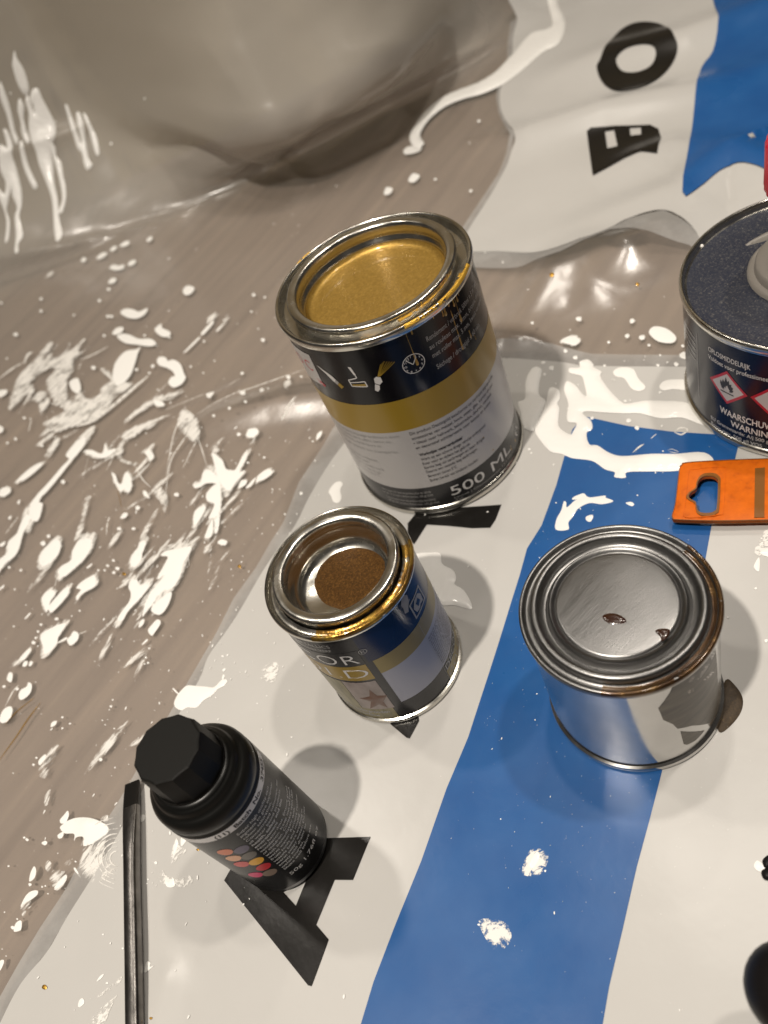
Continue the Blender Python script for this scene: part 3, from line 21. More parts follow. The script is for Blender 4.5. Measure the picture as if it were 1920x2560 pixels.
WHITE_LOW = [[-2206,1154],[-2139,1258],[-2048,1357],[-1930,1421],[-1832,1514],[-1696,1627],[-1549,1762],[-1476,1836],[-1246,2112],[-1100,2248],[-1029,2346],[-927,2420],[-820,2509],[-682,2643],[-567,2738],[-426,2843],[-300,2982],[-115,3146],[109,3289],[413,3439],[808,3312],[1134,3025],[1274,2860],[1614,2541],[2124,2043],[1419,1119],[408,26],[-261,203],[-1294,617]]
STRIP_LOW = [[-2206,1233],[-2138,1350],[-2044,1443],[-1954,1525],[-1837,1617],[-1702,1732],[-1559,1877],[-1264,2164],[-1125,2296],[-972,2441],[-837,2595],[-687,2706],[-571,2820],[-484,2894],[-325,3114],[-134,3273],[-38,3360],[194,3476],[502,3661],[899,3392],[1079,3236],[1193,3127],[1326,2932],[1649,2621],[2173,2100],[2124,2043],[1614,2541],[1274,2860],[1134,3025],[808,3312],[413,3439],[109,3289],[-115,3146],[-300,2982],[-426,2843],[-567,2738],[-682,2643],[-820,2509],[-927,2420],[-1029,2346],[-1100,2248],[-1246,2112],[-1476,1836],[-1549,1762],[-1696,1627],[-1832,1514],[-1930,1421],[-2048,1357],[-2139,1258],[-2206,1154]]
BLUE_LOW = [[-1011,524],[-834,695],[-752,789],[-623,912],[-460,1061],[-272,1254],[-117,1393],[158,1686],[383,1930],[477,2039],[588,2113],[754,2277],[867,2405],[982,2533],[1070,2572],[1193,2389],[1321,2239],[1470,2095],[1516,2023],[1384,1895],[1258,1799],[1152,1706],[876,1410],[645,1171],[418,942],[305,834],[185,723],[45,583],[-69,471],[-136,396],[-273,247]]
LETTER_A = [[[-1180,1341],[-1141,1373],[-872,1333],[-760,1301],[-600,1226],[-712,1115],[-775,1146],[-885,1036],[-857,972],[-958,865],[-969,873]],[[-970,1194],[-874,1195],[-938,1129]]]
LETTER_M = [[[-373,1595],[-281,1654],[-257,1569],[-263,1548],[-325,1500],[-335,1510]]]
LETTER_N = [[[74,2493],[131,2525],[325,2429],[494,2325],[434,2264],[392,2236],[320,2284],[231,2363],[149,2430],[96,2391],[53,2360],[42,2415]]]
LETTER_O = [[[2909,5544],[2994,5615],[3278,5897],[3436,5957],[3524,5874],[3541,5684],[3423,5357],[3367,5225],[3237,5112],[3075,5032],[2904,5018],[2827,5131],[2834,5328]],[[3039,5492],[3134,5527],[3221,5481],[3272,5386],[3239,5295],[3146,5227],[3050,5251],[3000,5351]]]
LETTER_P = [[[2403,4819],[2438,4824],[2558,4720],[2710,4551],[2718,4472],[2659,4350],[2516,4172],[2466,4270],[2376,4312],[2255,4333],[2169,4352],[2331,4678]],[[2486,4731],[2534,4696],[2448,4516],[2393,4550]],[[2610,4632],[2660,4580],[2615,4506],[2566,4554]]]
WHITE_UP = [[3128,7314],[2973,6972],[2846,6784],[2594,6341],[2382,6077],[2284,5923],[2181,5679],[2054,5195],[1949,5060],[1783,4886],[1554,4672],[1364,4508],[1297,4437],[1221,4294],[1372,4096],[1554,3827],[1743,3719],[1912,3704],[2033,3706],[2199,3617],[2232,3407],[2213,3197],[2440,2895],[3471,4111],[4378,5255],[3874,6520]]
BLUE_UP = [[4141,5866],[3733,5278],[3497,5012],[3325,4891],[3048,4557],[2710,4126],[2352,3667],[2436,3637],[2591,3667],[2689,3638],[2729,3552],[2743,3457],[2764,3297],[3471,4111],[4378,5255]]
STRIP_UP = [[2892,6957],[2573,6375],[2384,6144],[2267,5950],[2165,5705],[2038,5238],[1928,5093],[1761,4914],[1521,4713],[1319,4540],[1121,4185],[1217,4044],[1392,3816],[1583,3701],[1899,3682],[1980,3523],[2142,3297],[2154,3095],[2213,3197],[2232,3407],[2199,3617],[2033,3706],[1912,3704],[1743,3719],[1554,3827],[1372,4096],[1221,4294],[1297,4437],[1364,4508],[1554,4672],[1783,4886],[1949,5060],[2054,5195],[2181,5679],[2284,5923],[2382,6077],[2594,6341],[2846,6784],[2973,6972]]
TAG = [[1041,1809],[1086,1853],[1199,1993],[1222,2010],[1248,2009],[1380,1923],[1508,1834],[1577,1787],[1377,1532],[1316,1581],[1169,1681],[1043,1778],[1035,1793]]
TAG_HOLE = [[1213,1885],[1236,1900],[1258,1901],[1283,1883],[1288,1860],[1276,1837],[1203,1742],[1185,1730],[1165,1732],[1141,1750],[1135,1768],[1143,1790],[1153,1809],[1146,1832],[1147,1849],[1166,1861],[1186,1863],[1199,1869]]
TAG_STRIPE = [[1436,1819],[1468,1800],[1312,1598],[1282,1618]]
TAG_RIM = [[1076,1766],[1114,1825],[1221,1957],[1246,1960],[1347,1899],[1330,1863],[1213,1712],[1185,1703]]
SMALL_PAINT = [[-358,1930],[-343,1958],[-309,1997],[-265,2016],[-224,2028],[-171,2036],[-136,2028],[-102,2003],[-73,1964],[-64,1894],[-94,1815],[-152,1757],[-221,1730],[-276,1737],[-320,1783],[-348,1822],[-361,1875]]
LIDSPOT = [[442,1222],[456,1228],[478,1217],[493,1196],[497,1177],[488,1171],[468,1179],[448,1195]]
LIDSPOT2 = [[548,1103],[566,1102],[585,1086],[573,1072],[555,1065],[544,1068],[551,1079]]
HANDLE = [0.03355536931577823,0.021815369296281268,0.04000000000000001]
SCREW = [[-0.14762435596928147,0.19083496570182526],[-0.14979986425925504,0.17232135528447715],[-0.15251730404571062,0.15023336211586102],[-0.15640376316770585,0.1176340772772368],[-0.1583842367142212,0.10138171123049644]]
CAM = {"H":0.2826959626388006,"right":[0.8837663142866337,-0.3423208273545167,-0.31901967477185217],"up":[0.46792852203324725,0.6465338222600518,0.602525447546897],"fwd":[0.0,0.6817700989579455,-0.7315664919656129],"f":1980.0}
CANS = {"big":[0.040214196375532196,0.2842240876585652,0.0425,0.106707789652138],"small":[-0.02427480966484464,0.18482206247455416,0.02842331105409645,0.06949329417811555],"silver":[0.05065516632206862,0.12492947766088518,0.03080110269894086,0.06171258076238798],"right":[0.1955273946393398,0.2165750085441001,0.05089391788069951,0.0601296989461514]}

sc = bpy.context.scene
col = sc.collection
R = math.radians

# ------------------------------------------------------------------ camera
cam_data = bpy.data.cameras.new('camera')
cam = bpy.data.objects.new('camera', cam_data); col.objects.link(cam)
rt, up, fw = (Vector(CAM[k]) for k in ('right', 'up', 'fwd'))
m3 = Matrix((rt, up, -fw)).transposed()
cam.matrix_world = Matrix.Translation((0, 0, CAM['H'])) @ m3.to_4x4()
cam_data.sensor_fit = 'VERTICAL'; cam_data.sensor_height = 34.6
cam_data.lens = CAM['f'] / 2560 * 34.6
cam_data.clip_start = 0.01; cam_data.clip_end = 50
cam_data.dof.use_dof = True; cam_data.dof.focus_distance = 0.285; cam_data.dof.aperture_fstop = 10.0
sc.camera = cam

# ------------------------------------------------------------------ light: a dim warm room, its ceiling spots and one added highlight lamp
sc.view_settings.view_transform = 'Standard'; sc.view_settings.look = 'None'
sc.view_settings.exposure = 0.32; sc.view_settings.gamma = 1.0
w = bpy.data.worlds.new('World'); sc.world = w; w.use_nodes = True
bg = w.node_tree.nodes['Background']
bg.inputs['Color'].default_value = (1.0, 0.90, 0.79, 1); bg.inputs['Strength'].default_value = 0.035

def lamp(name, pos, target, power, size, colr=(1.0, 0.915, 0.81)):
    d = bpy.data.lights.new(name, 'AREA'); d.shape = 'DISK'; d.size = size; d.energy = power; d.color = colr
    o = bpy.data.objects.new(name, d); col.objects.link(o); o.location = pos
    o.rotation_euler = (Vector(target) - Vector(pos)).to_track_quat('-Z', 'Y').to_euler()
    return o
d = bpy.data.lights.new('ceiling_or_added_spot', 'SPOT'); d.energy = 90.0; d.color = (1.0, 0.915, 0.81); d.spot_size = R(64); d.spot_blend = 1.0; d.shadow_soft_size = .032
o = bpy.data.objects.new('ceiling_or_added_spot', d); col.objects.link(o); o.location = (-0.50, -0.16, 1.70)
o.rotation_euler = (Vector((.05, .08, 0)) - o.location).to_track_quat('-Z', 'Y').to_euler()
lamp('ceiling_or_added_spot', (0.68, 0.26, 1.70), (0, .2, 0), 7.0, 0.08)
lamp('ceiling_or_added_spot', (0.26, 0.48, 1.75), (0, .2, 0), 2.8, 0.08)
lamp('ceiling_or_added_spot', (0.74, 1.12, 1.75), (0, .2, 0), 2.0, 0.10)

lamp('ceiling_or_added_spot', (-0.52, 0.91, 1.70), (0, .3, 0), 3.6, 0.09)  # added lamp, no known fixture: puts a highlight on the sheet fold

# ------------------------------------------------------------------ sheet surface
# ---- shape of the plastic sheet: (a, s) in mm on the flat sheet -> point in mm, flat floor part then a rise up the wall
CREASE_A = [-420, -218, -80, 31, 90, 177, 268, 340, 520, 700]
CREASE_S = [738, 717, 686, 668, 668, 664, 662, 690, 730, 750]
U = np.arange(0.0, 420.0, 2.0)
RISE = [np.interp(U, x, np.radians(y)) for x, y in (
    ([0, 14, 40, 85, 150, 240, 420], [0, 46, 36, 50, 70, 76, 80]),
    ([0, 6, 14, 96, 112, 128, 190, 420], [0, 80, 156, 154, 90, 52, 66, 80]),
    ([0, 60, 130, 220, 420], [0, 35, 62, 74, 80]))]

def sstep(x, e0, e1):
    t = np.clip((x - e0) / (e1 - e0), 0, 1)
    return t * t * (3 - 2 * t)

def crease(a):
    n = 0
    for k in (-24, -12, 0, 12, 24):
        n = n + np.interp(a + k, CREASE_A, CREASE_S)
    return n / 5

def bumps(a, s, BUMPS):
    h = np.zeros_like(a)
    for pts, amp, w0, w1 in BUMPS:
        best = np.full(a.shape, 1e9); hh = np.zeros_like(a)
        for (p, q, m, n) in zip(pts[:-1], pts[1:], amp[:-1], amp[1:]):
            dx, dy = q[0] - p[0], q[1] - p[1]
            L = dx * dx + dy * dy
            t = np.clip(((a - p[0]) * dx + (s - p[1]) * dy) / L, 0, 1)
            ex, ey = a - p[0] - t * dx, s - p[1] - t * dy
            d = np.hypot(ex, ey)
            side = dx * ey - dy * ex
            w = np.where(side > 0, w1, w0)
            v = (m + (n - m) * t) * np.exp(-(d / w) ** (1.3 if w0 <= 12 else 2))
            hh = np.where(d < best, v, hh); best = np.minimum(best, d)
        h = h + hh
    return h

def wrinkle(a, s):
    h = 0
    for k, (fx, fy, p, m) in enumerate(((.021, .034, 0.3, .35), (-.043, .027, 1.9, .28), (.071, .05, 4.0, .16), (-.02, .09, 2.2, .16),
                                        (.12, -.075, .7, .08), (.16, .13, 3.1, .05))):
        h = h + m * np.sin(a * fx + s * fy + p + 1.7 * np.sin(a * fy * .6 - s * fx * .8 + k))
    return h

def sheet(a, s, BUMPS, lift=0.0):
    a = np.asarray(a, float); s = np.asarray(s, float)
    c = crease(a); u = s - c
    w2 = sstep(a, -70, 70); w3 = sstep(a, 120, 330)
    W = ((1 - w2), w2 * (1 - w3), w3 * w2)
    th = np.zeros_like(a); Y = np.zeros_like(a); Z = np.zeros_like(a)
    uu = np.clip(u, 0, 410)
    for w, R in zip(W, RISE):
        th = th + w * np.interp(uu, U, R)
        cy = np.concatenate([[0], np.cumsum((np.cos(R[1:]) + np.cos(R[:-1])) * 1.0)])
        cz = np.concatenate([[0], np.cumsum((np.sin(R[1:]) + np.sin(R[:-1])) * 1.0)])
        Y = Y + w * np.interp(uu, U, cy); Z = Z + w * np.interp(uu, U, cz)
    Y = np.where(u > 0, c + Y, s)
    h = bumps(a, s, BUMPS) + wrinkle(a, s) * (0.35 + 1.0 * sstep(u, -90, 40)) + lift
    return np.stack([a, Y - np.sin(th) * h, Z + np.cos(th) * h], -1)

BUMPS_ = [(p, a, w0, w1) for p, a, w0, w1 in BUMPS]
def sheet_map(pts, lift):
    a = np.array([p[0] for p in pts], float); s = np.array([p[1] for p in pts], float)
    return sheet(a, s, BUMPS_, np.asarray(lift, float)) / 1000.0

# ------------------------------------------------------------------ materials
def node(nt, t, **k):
    n = nt.nodes.new(t)
    for a, b in k.items(): setattr(n, a, b)
    return n
def pbr(name, color, rough=.5, metal=0.0, coat=0.0, bump=None, vary=None, rvary=None, spec=.5, coords='Object', ior=1.45):
    m = bpy.data.materials.new(name); m.use_nodes = True; nt = m.node_tree; b = nt.nodes['Principled BSDF']
    b.inputs['Base Color'].default_value = (*color, 1); b.inputs['Roughness'].default_value = rough
    b.inputs['Metallic'].default_value = metal; b.inputs['Coat Weight'].default_value = coat; b.inputs['Coat Roughness'].default_value = .08
    b.inputs['Specular IOR Level'].default_value = spec; b.inputs['IOR'].default_value = ior
    tc = node(nt, 'ShaderNodeTexCoord')
    def noise(scale, detail=4, stretch=(1, 1, 1), rot=0, rough_=.55):
        mp = node(nt, 'ShaderNodeMapping', vector_type='TEXTURE'); mp.inputs['Scale'].default_value = [1 / q for q in stretch]; mp.inputs['Rotation'].default_value = (0, 0, rot)
        nt.links.new(tc.outputs[coords], mp.inputs['Vector'])
        n = node(nt, 'ShaderNodeTexNoise'); n.inputs['Scale'].default_value = scale; n.inputs['Detail'].default_value = detail; n.inputs['Roughness'].default_value = rough_
        nt.links.new(mp.outputs['Vector'], n.inputs['Vector']); return n.outputs['Fac']
    def ramp(f, stops):
        r = node(nt, 'ShaderNodeValToRGB'); e = r.color_ramp.elements
        e[0].position, e[0].color = stops[0][0], (*stops[0][1], 1); e[1].position, e[1].color = stops[-1][0], (*stops[-1][1], 1)
        for p, c in stops[1:-1]:
            k = e.new(p); k.color = (*c, 1)
        nt.links.new(f, r.inputs['Fac']); return r.outputs['Color']
    if vary:                                                   # list of (scale, stretch, rot, stops)
        sc_, st_, ro_, stops = vary[:4]
        nt.links.new(ramp(noise(sc_, 5, st_, ro_), stops), b.inputs['Base Color'])
    if rvary:
        sc_, st_, ro_, lo, hi = rvary
        nt.links.new(ramp(noise(sc_, 4, st_, ro_), [(.3, (lo,) * 3), (.7, (hi,) * 3)]), b.inputs['Roughness'])
    if bump:
        sc_, st_, ro_, strength, dist = bump
        bn = node(nt, 'ShaderNodeBump'); bn.inputs['Strength'].default_value = strength; bn.inputs['Distance'].default_value = dist
        nt.links.new(noise(sc_, 5, st_, ro_), bn.inputs['Height']); nt.links.new(bn.outputs['Normal'], b.inputs['Normal'])
    return m
def see_through(m, keep=1.0, scale=300, stretch=(1, 1, 1), rot=0, lo=.45, hi=.6, coords='UV', base=0.0, edge=0.0):
    """mix a material with Transparent through a stretched noise: broken, thin paint; edge > 0 thins it out towards its outline"""
    nt = m.node_tree; out = nt.nodes['Material Output']; src = nt.nodes['Principled BSDF'].outputs[0]
    tc = node(nt, 'ShaderNodeTexCoord'); mp = node(nt, 'ShaderNodeMapping', vector_type='TEXTURE'); mp.inputs['Scale'].default_value = [1 / q for q in stretch]; mp.inputs['Rotation'].default_value = (0, 0, rot)
    wv = node(nt, 'ShaderNodeTexNoise'); wv.inputs['Scale'].default_value = 60; wv.inputs['Detail'].default_value = 2
    nt.links.new(tc.outputs[coords], wv.inputs['Vector'])
    ad = node(nt, 'ShaderNodeVectorMath', operation='MULTIPLY_ADD'); ad.inputs[1].default_value = (.012,) * 3 if edge else (0, 0, 0)
    nt.links.new(wv.outputs['Color'], ad.inputs[0]); nt.links.new(tc.outputs[coords], ad.inputs[2]); nt.links.new(ad.outputs[0], mp.inputs['Vector'])
    n = node(nt, 'ShaderNodeTexNoise'); n.inputs['Scale'].default_value = scale; n.inputs['Detail'].default_value = 7; n.inputs['Roughness'].default_value = .66
    nt.links.new(mp.outputs['Vector'], n.inputs['Vector']); val = n.outputs['Fac']
    if edge:
        big = node(nt, 'ShaderNodeTexNoise'); big.inputs['Scale'].default_value = 110; big.inputs['Detail'].default_value = 3; nt.links.new(tc.outputs[coords], big.inputs['Vector'])
        at = node(nt, 'ShaderNodeAttribute', attribute_name='rim')
        a1 = node(nt, 'ShaderNodeMath', operation='MULTIPLY_ADD'); a1.inputs[1].default_value = edge; nt.links.new(at.outputs['Fac'], a1.inputs[0]); nt.links.new(val, a1.inputs[2])
        a2 = node(nt, 'ShaderNodeMath', operation='MULTIPLY_ADD'); a2.inputs[1].default_value = .5; nt.links.new(big.outputs['Fac'], a2.inputs[0]); nt.links.new(a1.outputs[0], a2.inputs[2])
        a3 = node(nt, 'ShaderNodeMath', operation='ADD'); a3.inputs[1].default_value = -.25 - edge; nt.links.new(a2.outputs[0], a3.inputs[0]); val = a3.outputs[0]
    mr = node(nt, 'ShaderNodeMapRange'); mr.inputs['From Min'].default_value = lo; mr.inputs['From Max'].default_value = hi
    mr.inputs['To Min'].default_value = base; mr.inputs['To Max'].default_value = keep
    nt.links.new(val, mr.inputs['Value'])
    tr = node(nt, 'ShaderNodeBsdfTransparent'); mx = node(nt, 'ShaderNodeMixShader')
    nt.links.new(mr.outputs['Result'], mx.inputs['Fac']); nt.links.new(tr.outputs[0], mx.inputs[1]); nt.links.new(src, mx.inputs[2]); nt.links.new(mx.outputs[0], out.inputs['Surface'])
    return m
def film_material(name):
    m = bpy.data.materials.new(name); m.use_nodes = True; nt = m.node_tree; nt.nodes.clear()
    out = node(nt, 'ShaderNodeOutputMaterial'); tr = node(nt, 'ShaderNodeBsdfTransparent'); tr.inputs[0].default_value = (.93, .93, .92, 1)
    df = node(nt, 'ShaderNodeBsdfDiffuse'); df.inputs[0].default_value = (.60, .56, .50, 1)
    gl = node(nt, 'ShaderNodeBsdfGlossy'); gl.inputs['Roughness'].default_value = .21; gl.inputs[0].default_value = (1, 1, 1, 1)
    fr = node(nt, 'ShaderNodeFresnel'); fr.inputs[0].default_value = 1.5
    tc = node(nt, 'ShaderNodeTexCoord'); nz = node(nt, 'ShaderNodeTexNoise'); nz.inputs['Scale'].default_value = 55; nz.inputs['Detail'].default_value = 3
    nt.links.new(tc.outputs['Object'], nz.inputs['Vector'])
    bp = node(nt, 'ShaderNodeBump'); bp.inputs['Strength'].default_value = .12; bp.inputs['Distance'].default_value = .002
    nt.links.new(nz.outputs['Fac'], bp.inputs['Height'])
    for n in (gl, df): nt.links.new(bp.outputs[0], n.inputs['Normal'])
    nt.links.new(bp.outputs[0], fr.inputs['Normal'])
    a = node(nt, 'ShaderNodeMixShader'); at = node(nt, 'ShaderNodeAttribute', attribute_name='cloudy'); nt.links.new(at.outputs['Fac'], a.inputs[0])
    nt.links.new(tr.outputs[0], a.inputs[1]); nt.links.new(df.outputs[0], a.inputs[2])
    mu = node(nt, 'ShaderNodeMath', operation='MULTIPLY'); nt.links.new(fr.outputs[0], mu.inputs[0])
    ml = node(nt, 'ShaderNodeMath', operation='MULTIPLY_ADD'); ml.inputs[1].default_value = -3.2; ml.inputs[2].default_value = 2.2; nt.links.new(at.outputs['Fac'], ml.inputs[0]); nt.links.new(ml.outputs[0], mu.inputs[1])
    b = node(nt, 'ShaderNodeMixShader'); nt.links.new(mu.outputs[0], b.inputs[0]); nt.links.new(a.outputs[0], b.inputs[1]); nt.links.new(gl.outputs[0], b.inputs[2])
    nt.links.new(b.outputs[0], out.inputs['Surface'])
    return m

M = {}
M['film'] = film_material('clear_film')
WOOD_ROT = math.radians(36)
M['wood'] = pbr('wood_floor', (.25, .19, .14), .5, vary=(7, (.9, 12, 1), WOOD_ROT, [(.25, (.185, .142, .118)), (.42, (.245, .193, .161)), (.58, (.275, .218, .18)), (.8, (.36, .285, .23))]))
M['plaster'] = pbr('wall_paint', (.48, .39, .24), .8)
M['white'] = pbr('white_print', (.5, .49, .47), .28, vary=(9, (1, 1, 1), 0, [(.3, (.475, .465, .445)), (.7, (.52, .51, .49))]), bump=(60, (1, 1, 1), 0, .06, .002))
M['strip'] = see_through(pbr('thin_white_print', (.42, .41, .395), .28, bump=(60, (1, 1, 1), 0, .06, .002)), keep=.72, base=.55, scale=30)
M['blue'] = pbr('blue_print', (.010, .085, .27), .3, rvary=(14, (1, 1, 1), 0, .22, .42), vary=(38, (1, 1, 1), 0, [(.3, (.008, .076, .255)), (.6, (.012, .09, .28)), (.8, (.022, .105, .30))]), bump=(60, (1, 1, 1), 0, .08, .002))
M['black'] = pbr('black_print', (.010, .009, .008), .24, spec=.4, bump=(60, (1, 1, 1), 0, .08, .002))
M['paint'] = pbr('white_paint', (.86, .85, .82), .35, coat=.3, bump=(420, (1, 1, 1), 0, .15, .0006))
M['smear'] = see_through(pbr('brushed_white_paint', (.78, .76, .72), .5), keep=.95, scale=1.0, stretch=(110, 700, 1), rot=R(28), lo=.33, hi=.50, edge=.14)
M['flake'] = see_through(pbr('flaked_white_paint', (.80, .785, .75), .5), keep=.95, scale=520, lo=.36, hi=.46, edge=.12)
M['thread'] = see_through(pbr('dragged_white_paint', (.78, .76, .72), .5), keep=.95, scale=420, lo=.33, hi=.50)
M['gold'] = pbr('gold_paint', (.52, .29, .05), .3, metal=.75, coat=.3, bump=(900, (1, 1, 1), 0, .35, .0004))
M['gold_liquid'] = pbr('gold_liquid', (.36, .19, .03), .36, metal=.6, coat=.35, vary=(900, (1, 1, 1), 0, [(.3, (.31, .185, .036)), (.55, (.40, .245, .05)), (.8, (.52, .33, .085))]), bump=(1300, (1, 1, 1), 0, .4, .0004))
M['brown_liquid'] = pbr('bronze_liquid', (.15, .07, .014), .5, metal=.3, spec=.2, vary=(1500, (1, 1, 1), 0, [(.3, (.034, .014, .002)), (.55, (.075, .033, .005)), (.8, (.15, .075, .016))]), bump=(1700, (1, 1, 1), 0, .5, .0004))
M['brown'] = pbr('wet_bronze_paint', (.07, .032, .012), .24, metal=.55, coat=.7, vary=(190, (1, 1, 1), 0, [(.3, (.03, .013, .005)), (.55, (.075, .038, .013)), (.75, (.20, .115, .035))]), bump=(900, (1, 1, 1), 0, .2, .0003))
M['puddle'] = pbr('drying_bronze_paint', (.05, .036, .018), .5, metal=.3, vary=(1300, (1, 1, 1), 0, [(.3, (.022, .012, .004)), (.6, (.045, .027, .010)), (.8, (.10, .066, .028))]))
M['brown_drop'] = pbr('dark_bronze_drop', (.030, .010, .004), .2, coat=.5)
M['tin'] = pbr('tinplate', (.60, .58, .53), .2, metal=1, rvary=(120, (1, 1, 1), 0, .14, .3), bump=(500, (1, 1, 1), 0, .05, .0004))
M['tin_body'] = pbr('bright_tinplate', (.60, .59, .58), .14, metal=1, vary=(26, (1, 1, 1), 0, [(.3, (.5, .49, .48)), (.7, (.64, .63, .61))]), rvary=(60, (1, 1, 1), 0, .10, .26), bump=(35, (1, 1, 1), 0, .06, .001))
M['lid'] = pbr('brushed_tinplate', (.205, .203, .20), .34, metal=1, bump=(420, (1, 7, 1), R(15), .24, .0002), rvary=(40, (1, 6, 1), R(15), .28, .42))
M['label_black'] = pbr('label_black', (.005, .0045, .006), .22, spec=.4)
M['label_navy'] = pbr('label_navy', (.004, .0055, .016), .22, spec=.4)
M['label_blue'] = pbr('label_blue', (.004, .010, .045), .22, spec=.4)
M['label_gold'] = pbr('label_gold', (.33, .21, .022), .28)
M['label_gold_dull'] = pbr('label_gold_dull', (.27, .2, .055), .28)
M['label_white'] = pbr('label_white', (.46, .44, .43), .3)
M['label_grey'] = pbr('label_grey', (.022, .021, .022), .25, spec=.4)
M['label_lilac'] = pbr('label_lilac', (.36, .36, .42), .3)
M['band_white'] = pbr('band_white', (.72, .70, .69), .35)
M['ink'] = pbr('black_ink', (.02, .018, .018), .4)
M['ink_white'] = pbr('white_ink', (.7, .68, .66), .4)
M['ink_grey'] = pbr('grey_ink', (.36, .35, .34), .4)
M['red'] = pbr('red_ink', (.42, .012, .03), .35)
M['red_cap'] = pbr('red_plastic', (.72, .008, .04), .3)
M['photo_pink'] = pbr('photo_pink', (.3, .24, .22), .3, vary=(90, (1, 3, 1), .3, [(.3, (.2, .16, .14)), (.7, (.38, .31, .29))]))
M['photo_straw'] = pbr('photo_straw', (.2, .17, .07), .3, vary=(160, (1, 4, 1), .5, [(.3, (.10, .085, .035)), (.7, (.27, .23, .11))]))
M['star'] = pbr('photo_brown', (.13, .055, .03), .35)
M['panel_dusty'] = pbr('dusty_navy_enamel', (.018, .022, .045), .42, vary=(1400, (1, 1, 1), 0, [(.40, (.014, .018, .034)), (.58, (.03, .033, .045)), (.74, (.14, .135, .125))]), bump=(60, (1, 1, 1), 0, .1, .001))
M['grey_plastic'] = pbr('grey_plastic', (.20, .185, .165), .4)
M['orange'] = pbr('orange_plastic', (.62, .13, .008), .45, spec=.25, vary=(260, (1, 1, 1), 0, [(.25, (.42, .075, .003)), (.45, (.60, .118, .003)), (.7, (.68, .14, .004))]), bump=(300, (1, 1, 1), 0, .1, .0006))
M['orange_dark'] = pbr('dark_orange_plastic', (.20, .075, .008), .4)
M['bottle'] = pbr('black_bottle_plastic', (.0055, .0055, .005), .33, spec=.35, bump=(200, (1, 1, 1), 0, .08, .0006))
M['cap'] = pbr('black_cap_plastic', (.006, .0058, .005), .5, spec=.22, bump=(900, (1, 1, 1), 0, .1, .0003))
M['bottle_label'] = pbr('bottle_label', (.006, .006, .0065), .25, spec=.35)
M['steel'] = pbr('worn_steel', (.20, .19, .18), .3, metal=1, vary=(90, (3, 1, 1), 0, [(.3, (.10, .095, .09)), (.6, (.2, .19, .18)), (.8, (.34, .33, .31))]), bump=(500, (1, 1, 1), 0, .2, .0004))
M['steel_tip'] = pbr('blackened_steel', (.03, .028, .026), .35, metal=.8)
M['rubber'] = pbr('black_rubber', (.006, .005, .005), .45, spec=.25)
for i, c in enumerate(((.52, .14, .06), (.085, .07, .11), (.58, .30, .17), (.10, .085, .07), (.60, .30, .02), (.48, .05, .05), (.42, .012, .02), (.17, .12, .09), (.5, .02, .10))):
    M['dot%d' % i] = pbr('label_dot_ink', tuple(min(.85, q * 1.35) for q in c), .3)

# ------------------------------------------------------------------ mesh helpers
def link(name, me, mat, parent=None, smooth=True, sharp=40):
    if mat is not None: me.materials.append(mat)
    if smooth:
        me.polygons.foreach_set('use_smooth', [True] * len(me.polygons))
        if sharp: me.set_sharp_from_angle(angle=R(sharp))
    o = bpy.data.objects.new(name, me); col.objects.link(o)
    if parent is not None: o.parent = parent
    return o
def from_arrays(name, V_, F_, mat, parent=None, uv=None, **k):
    me = bpy.data.meshes.new(name); me.from_pydata([tuple(v) for v in V_], [], F_)
    if uv is not None:
        L = me.uv_layers.new(name='flat')
        idx = np.zeros(len(me.loops), int); me.loops.foreach_get('vertex_index', idx)
        L.data.foreach_set('uv', np.asarray(uv, float)[idx].ravel())
    me.update(); return link(name, me, mat, parent, **k)
def lathe(name, prof, mat, parent, n=112, a0=0, a1=360, close=True):
    """prof: (radius, height) in mm"""
    full = abs(a1 - a0) >= 360; k = n if full else max(6, int(n * abs(a1 - a0) / 360)) + 1
    V_, F_ = [], []
    for i in range(k):
        t = R(a0 + (a1 - a0) * i / (n if full else k - 1))
        for r, z in prof: V_.append((r * math.cos(t) / 1000, r * math.sin(t) / 1000, z / 1000))
    p = len(prof)
    for i in range(k if full else k - 1):
        j = (i + 1) % k
        for q in range(p - 1):
            F_.append((i * p + q, j * p + q, j * p + q + 1, i * p + q + 1))
    me = bpy.data.meshes.new(name); me.from_pydata(V_, [], F_)
    bm = bmesh.new(); bm.from_mesh(me); bmesh.ops.remove_doubles(bm, verts=bm.verts, dist=1e-6); bmesh.ops.recalc_face_normals(bm, faces=bm.faces)
    bm.to_mesh(me); bm.free()
    return link(name, me, mat, parent, sharp=50)
def rounded(pts, sub=4):
    """closed Catmull-Rom through the points"""
    P = np.array(pts, float); n = len(P); out = []
    for i in range(n):
        p0, p1, p2, p3 = P[i - 1], P[i], P[(i + 1) % n], P[(i + 2) % n]
        for k in range(sub):
            t = k / sub
            out.append(.5 * (2 * p1 + (p2 - p0) * t + (2 * p0 - 5 * p1 + 4 * p2 - p3) * t * t + (3 * p1 - p0 - 3 * p2 + p3) * t ** 3))
    return np.array(out)
def resample(P, g):
    P = np.asarray(P, float); out = []
    for a, b in zip(P, np.roll(P, -1, 0)):
        L = np.hypot(*(b - a)); k = max(1, int(math.ceil(L / g)))
        for i in range(k): out.append(a + (b - a) * i / k)
    out = np.array(out); keep = [0]
    for i in range(1, len(out)):
        if np.hypot(*(out[i] - out[keep[-1]])) > g * .12: keep.append(i)
    return out[keep]
